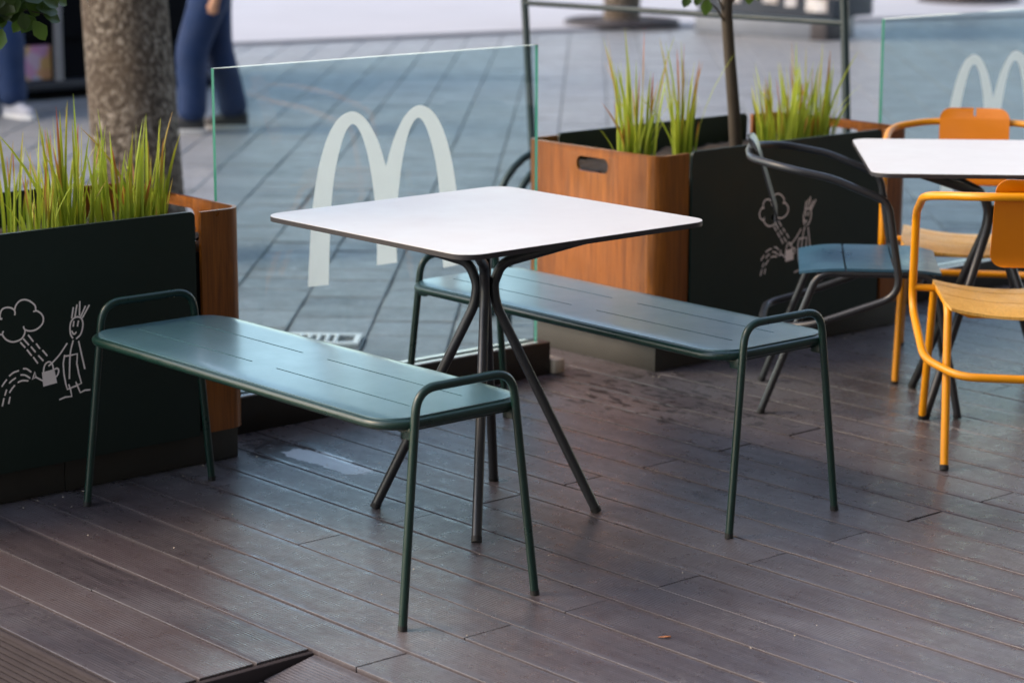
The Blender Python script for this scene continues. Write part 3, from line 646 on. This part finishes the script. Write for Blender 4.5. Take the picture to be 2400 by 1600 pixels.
me = bpy.data.meshes.new('fallen_leaf'); me.from_pydata(V_, [], F_); me.materials.append(MAT['dry_leaf']); o = mobj('fallen_leaf', me); o.location = (0.449, 0.163, 0.0006); o.rotation_euler.z = 0.75; o.scale = (0.7, 0.7, 0.7)
tag(o, 'tiny orange dry leaf lying on the deck boards in the lower right', 'leaf')
# grass in the planters
def clump(name, x, y, n, h0, h1, sp, seed, label, z=0.60):
    R_ = random.Random(seed); vs_, fs, al, ti = [], [], [], []
    for _ in range(int(n*0.66)):
        a = R_.uniform(0, 6.283); rr_ = sp*math.sqrt(R_.random()); bx, by = rr_*math.cos(a), rr_*math.sin(a)*1.0
        h = (h0+(h1-h0)*R_.random()**1.5) if R_.random() < 0.90 else h1*R_.uniform(1.0, 1.22); w_ = R_.uniform(0.0026, 0.0058); lean = R_.uniform(0.02, 0.17)*h*(1+2*rr_); la = a+R_.uniform(-1.0, 1.0)
        if R_.random() < 0.06: lean = h*R_.uniform(0.3, 0.6)
        tw = R_.uniform(0, 3.14); tint = R_.random()**1.25; k0 = len(vs_); N = 6
        for i in range(N+1):
            s = i/N; px = bx+math.cos(la)*lean*s**1.9; py = by+math.sin(la)*lean*s**1.9; pz = h*s*(1-0.10*(lean/h)*s) - 0.0
            ww = w_*(0.75+0.5*s)*(1-s**3.2)+0.0002; ca, sa = math.cos(tw+0.5*s), math.sin(tw+0.5*s)
            vs_ += [(px-ca*ww, py-sa*ww, pz), (px, py, pz+0.0), (px+ca*ww, py+sa*ww, pz)]
            # fold along the midrib
            mx, my_ = -sa*ww*0.5, ca*ww*0.5; vs_[-2] = (px+mx, py+my_, pz)
            al += [s]*3; ti += [tint]*3
            if i:
                b = k0+3*i; fs += [(b-3, b-2, b+1, b), (b-2, b-1, b+2, b+1)]
    me = bpy.data.meshes.new(name); me.from_pydata(vs_, [], fs); me.materials.append(MAT['blade'])
    for nm, dat in (('along', al), ('tint', ti)):
        at_ = me.attributes.new(nm, 'FLOAT', 'POINT'); at_.data.foreach_set('value', dat)
    for p in me.polygons: p.use_smooth = True
    t = empty(name, (x, y, z)); o = mobj('blades', me, t); tag(o, kind='stuff'); tag(t, label, 'plant', 'ornamental grasses in the planters'); return t
for i, (x, y, n, h0, h1, sp, lb) in enumerate([
    (-1.46, -0.20, 46, .12, .27, .050, 'green grass clump at the far left edge of the left planter'),
    (-1.52, -0.06, 105, .14, .33, .075, 'tallest bright green grass clump at the front of the left planter'),
    (-1.50, 0.08, 88, .12, .30, .070, 'green grass clump in front of the trunk in the left planter'),
    (-1.56, 0.19, 84, .12, .30, .060, 'red tipped grass clump nearest the wooden end of the left planter'),
    (-1.74, -0.12, 36, .14, .34, .065, 'grass clump at the back left of the left planter'),
    (-1.76, 0.06, 50, .12, .30, .060, 'sparse grass clump at the back of the left planter'),
    (-1.62, 2.075, 120, .14, .38, .062, 'tall grass clump nearest the slotted wooden end of the right planter'),
    (-1.63, 2.30, 70, .13, .37, .045, 'slim grass clump between the small tree and the slotted planter end'),
    (-1.60, 2.74, 130, .12, .28, .085, 'dense grass clump just right of the small tree'),
    (-1.64, 2.92, 150, .12, .31, .090, 'wide grass clump at the right end of the right planter')]):
    clump('grass_clump', x, y, n, h0, h1, sp, 40+i, lb)

# ================================================================== TREES
def add_leaf(V, F, T, p, d, nrm, L_, w_, tint):
    d = d.normalized(); s = d.cross(nrm).normalized(); n = s.cross(d).normalized(); k = len(V)
    for a, b, c in ((0, 0, 0), (0.18, .55, .03), (0.5, 1, .05), (0.8, .62, .02), (1.0, 0.0, -.06)):
        m = p+d*L_*a-n*L_*0.10*a*a
        if b == 0: V.append(m)
        else: V += [m-s*w_*b+n*w_*0.30*b, m, m+s*w_*b+n*w_*0.30*b]
    # 0 | 1 2 3 | 4 5 6 | 7 8 9 | 10
    F += [(k, k+2, k+1), (k, k+3, k+2), (k+1, k+2, k+5, k+4), (k+2, k+3, k+6, k+5), (k+4, k+5, k+8, k+7), (k+5, k+6, k+9, k+8), (k+7, k+8, k+10), (k+8, k+9, k+10)]
    T += [tint]*11
def leaf_mesh(name, V, F, T, mat_, parent):
    me = bpy.data.meshes.new(name); me.from_pydata([tuple(v) for v in V], [], F); me.materials.append(mat_)
    at_ = me.attributes.new('tint', 'FLOAT', 'POINT'); at_.data.foreach_set('value', T)
    for p in me.polygons: p.use_smooth = True
    o = mobj(name, me, parent); tag(o, kind='stuff'); return o
def small_tree(name, base, top, r0, crown_z, crown_r, n, seed, sprays, label):
    R_ = random.Random(seed); t = empty(name, base); B = Vector(base); bm = bmesh.new()
    tp = Vector(top)-B; up = [Vector((0, 0, 0)), tp*0.35+Vector((0.006, -.004, 0)), tp*0.7, tp, tp+Vector((0.01, -0.01, 0.35)), tp+Vector((0, 0, 0.75))]
    tube(bm, up, [r0*1.1, r0, r0*0.95, r0*0.92, r0*0.7, r0*0.35], 12)
    c0 = Vector((0, 0, crown_z)); lim = []
    for k in range(9):
        a = k*2.4; e = tp+Vector((0, 0, 0.02+0.06*k)); q = c0+Vector((math.cos(a), math.sin(a), 0.3*math.sin(k)))*crown_r*0.75
        tube(bm, fillet([e, (e+q)/2+Vector((0, 0, -0.05)), q], 0.1, 4), r0*0.22, 6); lim.append(q)
    V, F, T = [], [], []
    for _ in range(n):
        for _t in range(30):
            p = Vector((R_.uniform(-1, 1), R_.uniform(-1, 1), R_.uniform(-1, 1)))
            if 0.35 < p.length < 1 and noise.noise(p*2.3+Vector((seed, 0, 0))) > -0.18: break
        p = c0+p*crown_r
        d = Vector((R_.uniform(-1, 1), R_.uniform(-1, 1), R_.uniform(-0.9, 0.5))); nn = Vector((R_.uniform(-.6, .6), R_.uniform(-.6, .6), 1))
        add_leaf(V, F, T, p, d, nn, R_.uniform(.045, .07), R_.uniform(.012, .018), R_.random())
    for (p0, p1, leaves) in sprays:        # twigs that hang into view
        a, b = Vector(p0)-B, Vector(p1)-B; tube(bm, [a, (a+b)/2+Vector((0, 0, .012)), b], [.004, .003, .0015], 6)
        for (p, d, L_, tint) in leaves: add_leaf(V, F, T, Vector(p)-B, Vector(d), Vector((0.75, -0.45, 0.6)), L_, L_*0.36, tint)
    from_bm('trunk', bm, MAT['twig'], t); leaf_mesh('crown', V, F, T, MAT['leaf'], t); tag(t, label, 'tree', 'small trees in the planters'); return t
RL = random.Random(5)
spr = []
lv = [((-1.55, -.222, 1.175), (.1, -.35, -.8), .062, .8), ((-1.53, -.145, 1.192), (.2, .45, -.8), .060, .75), ((-1.55, -.125, 1.222), (0, 1, -.15), .070, .45), ((-1.56, -.10, 1.205), (.1, .8, -.3), .055, .3),
      ((-1.57, -.19, 1.225), (0, -.6, -.6), .058, .15), ((-1.54, -.17, 1.215), (0, .2, -1), .050, .25), ((-1.56, -.15, 1.24), (0, .6, -.5), .060, .4), ((-1.58, -.21, 1.22), (0, .8, -.5), .055, .1),
      ((-1.54, -.115, 1.25), (.1, .9, -.45), .058, .5), ((-1.57, -.06, 1.25), (0, .8, -.5), .05, .2), ((-1.55, -.20, 1.25), (0, -.2, -1), .060, .3), ((-1.56, -.24, 1.21), (0, .9, .1), .05, .1)]
for _ in range(60):
    lv.append(((-1.60+RL.uniform(-.06, .06), RL.uniform(-.30, -.09), RL.uniform(1.195, 1.30)), (RL.uniform(-.3, .3), RL.uniform(-1, 1), RL.uniform(-1, .2)), RL.uniform(.05, .07), RL.random()*0.5))
spr.append(((-1.62, -.42, 1.26), (-1.55, -.10, 1.205), lv)); spr.append(((-1.62, -.42, 1.28), (-1.56, -.08, 1.25), []))
t1 = small_tree('small_tree', (-1.66, -0.48, 0.60), (-1.64, -0.47, 1.10), 0.020, 1.05, 0.42, 900, 21, spr, 'small leafy tree in the left planter, its leaves hanging into the top left corner')
bm = bmesh.new(); tube(bm, [(0.0, 0.0, .06), (0.0, .018, .02), (0.0, .034, -.018)], [.003, .0035, .001], 6); o = from_bm('dead_twig', bm, MAT['dry'], t1); o.location = (0.10, 0.485, 0.635)
spr = [((-1.62, 2.478, 1.055), (-1.60, 2.365, 1.135), [((-1.60, 2.37, 1.14), (0, -.1, -1), .058, .9), ((-1.61, 2.35, 1.155), (0, -.4, -.7), .045, .3), ((-1.60, 2.40, 1.15), (0, -.3, .8), .05, .4)]),
       ((-1.62, 2.478, 1.07), (-1.62, 2.42, 1.17), [((-1.62, 2.31, 1.155), (0, -.3, -.5), .05, .2)]), ((-1.62, 2.49, 1.10), (-1.63, 2.62, 1.19), [((-1.62, 2.585, 1.160), (0, .2, -1), .055, .9), ((-1.61, 2.60, 1.158), (0, .6, -.7), .05, .3), ((-1.62, 2.57, 1.165), (0, -.5, -.7), .045, .2)])]
small_tree('small_tree', (-1.62, 2.550, 0.59), (-1.62, 2.485, 1.08), 0.0205, 1.02, 0.40, 800, 33, spr, 'small tree with a thin bare trunk in the right planter')
def plane_tree(name, base, low, top, r, label, seed, n, grate, group):
    R_ = random.Random(seed); B = Vector(base); t = empty(name, base); bm = bmesh.new()
    pts = [Vector((0, 0, -0.02)), Vector(low)-B, Vector(top)-B]; d = (pts[2]-pts[1]).normalized(); pts += [pts[2]+d*1.2, pts[2]+d*2.2]
    full = fillet(pts, 0.8, 8); rs = [r*(1.18-0.25*min(1, max(0, p.z)/2.6)) for p in full]; tube(bm, full, rs, 28)
    for v in bm.verts:
        q = v.co*1.0; v.co += Vector((v.co.x, v.co.y, 0)).normalized()*0.0 + Vector((noise.noise(q*5), noise.noise(q*5+Vector((9, 0, 0))), 0))*r*0.10
    tops = full[-1]; ends = []
    for k in range(7):
        a = k*0.9+R_.random()*0.4; e = tops+Vector((math.cos(a)*R_.uniform(1.0, 1.9), math.sin(a)*R_.uniform(1.0, 1.9), R_.uniform(1.0, 2.6)))
        tube(bm, fillet([tops-Vector((0, 0, 0.15)), (tops+e)/2+Vector((0, 0, 0.3)), e], 0.5, 5), [r*0.42*(1-0.75*i/7) for i in range(8)], 8); ends.append(e)
    from_bm('trunk', bm, MAT['bark'], t); V, F, T = [], [], []
    for _ in range(n):
        e = R_.choice(ends); p = e+Vector((R_.gauss(0, .55), R_.gauss(0, .55), R_.gauss(0.1, .5)))
        add_leaf(V, F, T, p, Vector((R_.uniform(-1, 1), R_.uniform(-1, 1), R_.uniform(-1, .3))), Vector((R_.uniform(-.6, .6), R_.uniform(-.6, .6), 1)), R_.uniform(.13, .2), R_.uniform(.05, .08), R_.random())
    leaf_mesh('crown', V, F, T, MAT['pleaf'], t)
    if grate:
        bm = bmesh.new(); N = 40
        tube(bm, [Vector((0.52*math.cos(2*math.pi*k/N), 0.52*math.sin(2*math.pi*k/N), 0.045)) for k in range(N)], 0.03, 8, closed=True)
        for k in range(20):
            a = 2*math.pi*k/20; tube(bm, [Vector((0.20*math.cos(a), 0.20*math.sin(a), 0.04)), Vector((0.51*math.cos(a), 0.51*math.sin(a), 0.04))], 0.024, 6)
        tube(bm, [Vector((0.22*math.cos(2*math.pi*k/N), 0.22*math.sin(2*math.pi*k/N), 0.05)) for k in range(N)], 0.03, 8, closed=True)
        from_bm('tree_grate', bm, MAT['iron'], t)
    tag(t, label, 'tree', group); return t
plane_tree('plane_tree', (-4.63, 2.14, GZ), (-4.684, 2.147, 0.202), (-4.853, 2.203, 0.975), 0.163, 'thick mottled tree trunk behind the left planter', 3, 2600, False, 'street trees on the plaza')
plane_tree('plane_tree', (-12.45, 12.42, GZ), (-12.45, 12.42, 0.6), (-12.5, 12.45, 1.4), 0.15, 'distant dark trunk in a round grate, seen left of the small tree', 4, 1800, True, 'street trees on the plaza')
plane_tree('plane_tree', (-12.32, 17.48, GZ), (-12.32, 17.48, 0.6), (-12.3, 17.5, 1.4), 0.15, 'distant dark trunk in a round grate at the top right', 5, 1800, True, 'street trees on the plaza')

# ================================================================== THINGS ON THE PLAZA
t = empty('sign_frame', (-3.1, 3.77, GZ)); B = Vector((-3.1, 3.77, GZ))
for nm, P in (('post', [(-3.80, 3.61, GZ), (-3.965, 3.676, 0.95), (-4.06, 3.71, 1.55)]), ('post', [(-2.17, 3.79, GZ), (-2.302, 3.863, 0.95), (-2.38, 3.90, 1.55)]), ('crossbar', [(-3.96, 3.674, 0.945), (-2.302, 3.861, 0.945)]), ('top_rail', [(-4.06, 3.71, 1.55), (-2.38, 3.90, 1.55)])):
    bm = bmesh.new(); tube(bm, [Vector(p)-B for p in P], 0.0165 if nm == 'post' else 0.012, 12); from_bm(nm, bm, MAT['frame'], t)
bm = bmesh.new(); plate(bm, rrect(-0.80, 0.82, 1.13, 1.52+0.08, 0.01, 3), [], lambda u, v, w_: Vector((-0.03+u, 0.02+u*0.113+w_, v)), -0.006, 0.006); from_bm('sign_panel', bm, MAT['kioskd'], t)
tag(t, 'dark tubular metal frame standing behind the right planter', 'frame')
t = empty('bicycle_rack', (-2.60, 2.55, GZ))
for dx in (0.0, -0.17):
    bm = bmesh.new(); c = Vector((dx, 0.09-dx*0.4, 0.30)); P = [c+Vector((0.12, -0.20, -0.31)), c+Vector((0.12, -0.20, 0))*1.0]
    arc = [c+Vector((0, -0.25*math.cos(math.pi*k/16), 0.30*math.sin(math.pi*k/16))) for k in range(17)]
    tube(bm, [Vector((c.x, c.y-0.25, -0.0))]+arc+[Vector((c.x, c.y+0.25, -0.0))], 0.014, 10); from_bm('hoop', bm, MAT['frame'], t)
tag(t, 'dark curved tubes seen through the glass beside the right planter', 'bicycle rack')
t = empty('drain_grate', (-2.95, 1.80, GZ), math.radians(135))
bm = bmesh.new()
for q in (-0.075, 0.075): box(bm, (-0.13, q-0.012, 0.0), (0.13, q+0.012, 0.014), bev=0.004)
for q in (-0.118, 0.118): box(bm, (q-0.012, -0.063, 0.0), (q+0.012, 0.063, 0.013), bev=0.004)
from_bm('rim', bm, MAT['galv'], t)
for k in range(5):
    bm = bmesh.new(); tube(bm, [(-0.085+k*0.032, -0.062, 0.009), (-0.085+k*0.032, 0.062, 0.009)], 0.008, 8); from_bm('bar', bm, MAT['galv'], t)
t.location = (-2.80, 1.70, GZ+0.002); t.rotation_euler.z = math.radians(47)
tag(t, 'whitish slotted metal grate on the paving behind the glass screen', 'grate')
# black market stall on the left
t = empty('market_stall', (-10.4, 4.6, GZ))
bm = bmesh.new(); box(bm, (-1.3, -1.6, 0.40), (0.0, 1.85, 2.3), bev=0.02); from_bm('body', bm, MAT['stall'], t)
bm = bmesh.new(); box(bm, (-1.32, -1.62, 0.065), (0.06, 1.87, 0.125), bev=0.01); from_bm('ledge', bm, MAT['stallb'], t)
bm = bmesh.new(); box(bm, (-1.2, -1.5, 0.0), (-0.03, 1.83, 0.40)); from_bm('skirt_with_shade', bm, MAT['stall'], t, smooth=False)  # lower body; below the ledge its black fills the shadow under the stall
for y in (-1.3, 1.15):
    for x in (-1.1, 0.01):
        bm = bmesh.new(); tube(bm, [(x, y, 0.07), (x, y+0.06, 0.07)], 0.07, 14); from_bm('wheel', bm, MAT['rubber'], t)
bm = bmesh.new(); box(bm, (-0.03, 0.17, 0.135), (0.012, 0.47, 0.365)); from_bm('poster', bm, MAT['pink'], t, smooth=False)
bm = bmesh.new(); box(bm, (-0.03, -0.45, 0.135), (0.012, -0.10, 0.365)); from_bm('poster', bm, MAT['pink'], t, smooth=False)
bm = bmesh.new(); tube(bm, [(0.045, 0.51, 0.125), (0.045, 0.51, 2.3)], 0.03, 12); from_bm('post', bm, MAT['postg'], t)
tag(t, 'black market stall with a pink poster behind the thick trunk', 'stall')
# grey kiosk far behind the small tree
t = empty('kiosk', (-10.85, 12.62, GZ), math.radians(9))
bm = bmesh.new(); box(bm, (-0.72, -0.02, 0.0), (0.55, 0.7, 0.185), bev=0.01); from_bm('body', bm, MAT['kiosk'], t)
bm = bmesh.new(); box(bm, (-0.70, 0.0, 0.19), (0.75, 0.68, 2.2), bev=0.01); up_ = from_bm('upper_body', bm, MAT['kioskd'], t)
for xa, xb, za, zb in ((0.48, 0.70, 0.245, 0.50), (0.02, 0.18, 0.30, 0.50), (-0.45, -0.22, 0.29, 0.54), (0.26, 0.38, 0.28, 0.42)):
    bm = bmesh.new(); box(bm, (xa, -0.015, za), (xb, -0.002, zb)); from_bm('picture', bm, MAT['pict'], up_, smooth=False)
bm = bmesh.new(); box(bm, (0.56, -0.06, 0.0), (0.73, 0.3, 0.18), bev=0.01); from_bm('foot', bm, MAT['iron'], t)
tag(t, 'grey kiosk with small pictures in the background behind the small tree', 'kiosk')

# ================================================================== PEOPLE
def skinned(name, chain, mat_, parent, sub=1):
    """chain: list of (parent index, position, radius)"""
    me = bpy.data.meshes.new(name); me.from_pydata([tuple(c[1]) for c in chain], [(c[0], i) for i, c in enumerate(chain) if c[0] is not None], [])
    me.materials.append(mat_); o = mobj(name, me, parent)
    sk = o.modifiers.new('skin', 'SKIN'); sk.use_smooth_shade = True
    if not me.skin_vertices: me.attributes.new('skin', 'FLOAT', 'POINT')
    for i, c in enumerate(chain):
        rx, ry = c[2] if isinstance(c[2], tuple) else (c[2], c[2]); me.skin_vertices[0].data[i].radius = (rx, ry); me.skin_vertices[0].data[i].use_root = (i == 0)
    ss = o.modifiers.new('sub', 'SUBSURF'); ss.levels = sub; ss.render_levels = sub; return o
def person(loc, rz, lf, rf, jeans, shoe, label, jeans2=None):
    """local x forward, y left; lf/rf: (foot x, heel lift)"""
    t = empty('person', loc, rz); t.name = 'person'
    hip, chest, neck, head = Vector((0, 0, 0.92)), Vector((0.02, 0, 1.36)), Vector((0.02, 0, 1.50)), Vector((0.05, 0, 1.66))
    ch = [(None, hip, (.15, .11)), (0, hip+Vector((0, 0, .18)), (.13, .10)), (1, chest, (.155, .105)), (2, neck, .055), (3, head-Vector((0, 0, .06)), (.075, .09)), (4, head+Vector((0, 0, .05)), (.078, .098)), (5, head+Vector((0, 0, .10)), .05)]
    def leg(s, fx):
        k = len(ch); y = s*0.095; ch.append((0, Vector((0.0, y, .86)), .088)); ch.append((k, Vector((fx*0.55+0.04, y, .49)), .055)); ch.append((k+1, Vector((fx, y, .09)), .038)); ch.append((k+2, Vector((fx+0.12, y, .035)), .03))
    def arm(s, sw):
        k = len(ch); ch.append((2, Vector((0, s*0.19, 1.37)), .055)); ch.append((k, Vector((-0.02+sw*0.3, s*0.25, 1.10)), .042)); ch.append((k+1, Vector((sw, s*0.25, .86)), .03)); ch.append((k+2, Vector((sw+0.02, s*0.245, .79)), (.022, .04)))
        hd = k+3
        for q in range(4): ch.append((hd, Vector((sw+0.01+q*0.017, s*(0.24-0.004*q), .71+0.008*abs(q-1.5))), .0095))
        ch.append((hd, Vector((sw+0.07, s*0.225, .755)), .011))
    leg(1, lf); leg(-1, rf); arm(1, -lf*0.5); arm(-1, -rf*0.5)
    skinned('body', ch, MAT['skin'], t)
    jn = [(None, Vector((0, 0, .97)), (.162, .122)), (0, Vector((0, 0, .90)), (.172, .13))]
    for s, fx in ((1, lf), (-1, rf)):
        k = len(jn); y = s*0.095; jn.append((1, Vector((0.0, y, .80)), .128)); jn.append((k, Vector((fx*0.55+0.045, y, .49)), .108)); jn.append((k+1, Vector((fx*0.8+0.01, y, .28)), .096)); jn.append((k+2, Vector((fx-0.005, y, .06)), .100))
    skinned('jeans', jn, jeans, t, 2)
    jk = [(None, Vector((0, 0, .98)), (.17, .128)), (0, Vector((0, 0, 1.15)), (.155, .12)), (1, Vector((0.02, 0, 1.37)), (.178, .125)), (2, Vector((0.02, 0, 1.47)), .07)]
    for s, fx in ((1, lf), (-1, rf)):
        k = len(jk); sw = -fx*0.5; jk.append((2, Vector((0, s*0.19, 1.37)), .068)); jk.append((k, Vector((-0.02+sw*0.3, s*0.25, 1.10)), .055)); jk.append((k+1, Vector((sw*0.9, s*0.25, .90)), .045))
    skinned('jacket', jk, MAT['shirt'], t, 1)
    skinned('hair', [(None, head+Vector((-.02, 0, .10)), (.085, .10)), (0, head+Vector((-.05, 0, .03)), (.08, .07)), (1, head+Vector((-.05, 0, -.05)), (.055, .04))], MAT['hair'], t, 2)
    bm = bmesh.new()
    for s in (-1, 1): bmesh.ops.create_uvsphere(bm, u_segments=8, v_segments=6, radius=.012, matrix=Matrix.Translation(head+Vector((.088, s*.033, 0.0))))
    tube(bm, [head+Vector((.09, 0, .01)), head+Vector((.112, 0, -.035)), head+Vector((.09, 0, -.045))], [.008, .014, .01], 8); tube(bm, [head+Vector((.088, -.025, -.075)), head+Vector((.095, 0, -.077)), head+Vector((.088, .025, -.075))], .006, 6)
    from_bm('face', bm, MAT['skin'], t)
    for s, fx in ((1, lf), (-1, rf)):
        y = s*0.095; bm = bmesh.new()
        V = []
        for x, w_, h in ((-.085, .028, .075), (-.05, .040, .10), (.03, .043, .095), (.10, .048, .065), (.16, .044, .05), (.195, .022, .035)):
            V.append([bm.verts.new((fx+x, y+w_*math.cos(a), 0.022+max(0, h*math.sin(a)))) for a in [math.pi*k/8 for k in range(9)]])
        for A, B_ in zip(V[:-1], V[1:]):
            for i in range(8): bm.faces.new((A[i], A[i+1], B_[i+1], B_[i]))
        bm.faces.new(V[0]); bm.faces.new(V[-1]); sh = from_bm('shoe', bm, shoe, t, angle=70)
        bm = bmesh.new(); lo = [(x, w_) for x, w_, h in ((-.095, .022, 0), (-.06, .042, 0), (.03, .045, 0), (.10, .051, 0), (.165, .046, 0), (.205, .02, 0))]
        ol = [(fx+x, y+w_) for x, w_ in lo]+[(fx+x, y-w_) for x, w_ in reversed(lo)]; plate(bm, ol, [], lambda u, v, z: Vector((u, v, z)), 0.0, 0.026); from_bm('sole', bm, MAT['sole'], sh)
    tag(t, label, 'person', 'people walking on the plaza'); return t
LEFT = math.atan2(-0.752, -0.659)
person((-8.20, 4.90, GZ), LEFT+0.05, 0.13, -0.12, MAT['denim'], MAT['shoe'], 'person in blue jeans and dark shoes with white soles beyond the glass screen')
person((-9.75, 4.22, GZ), LEFT+2.4, 0.16, -0.2, MAT['denim'], MAT['shoeg'], 'person in blue jeans and light shoes at the far left edge')

# ================================================================== BUILDINGS ROUND THE PLAZA (outside the picture)
def building(name, x0, x1, y0, y1, h, side, m, label, group=None):
    t = empty(name, ((x0+x1)/2, (y0+y1)/2, GZ)); cx, cy = (x0+x1)/2, (y0+y1)/2
    bm = bmesh.new(); box(bm, (x0-cx, y0-cy, 0), (x1-cx, y1-cy, h)); from_bm('wall', bm, m, t, smooth=False)
    bm = bmesh.new(); box(bm, (x0-cx-0.25, y0-cy-0.25, h), (x1-cx+0.25, y1-cy+0.25, h+0.4)); from_bm('cornice', bm, m, t, smooth=False)
    xf = (x1 if side > 0 else x0)-cx; pane = None
    nz = int(h//3.4); ny = int((y1-y0)//3.2)
    for i in range(ny):
        for j in range(nz):
            y = y0-cy+(i+0.5)*(y1-y0)/ny; z = 0.9+j*3.4
            if pane is None:
                bm = bmesh.new(); box(bm, (-0.03, -0.65, 0), (0.03, 0.65, 2.0)); o = from_bm('window', bm, MAT['wglass'], t, smooth=False); pane = o.data
            else: o = mobj('window', pane, t)
            o.location = (xf+0.012*side, y, z)
    tag(t, label, 'building', group); return t
rest = building('restaurant_shade_building', 5.2, 12.0, -16.0, 24.0, 17.0, -1, MAT['rest'], 'unseen restaurant building behind the camera, set to block light')  # out of view; stands close and dark to keep light off the terrace fronts
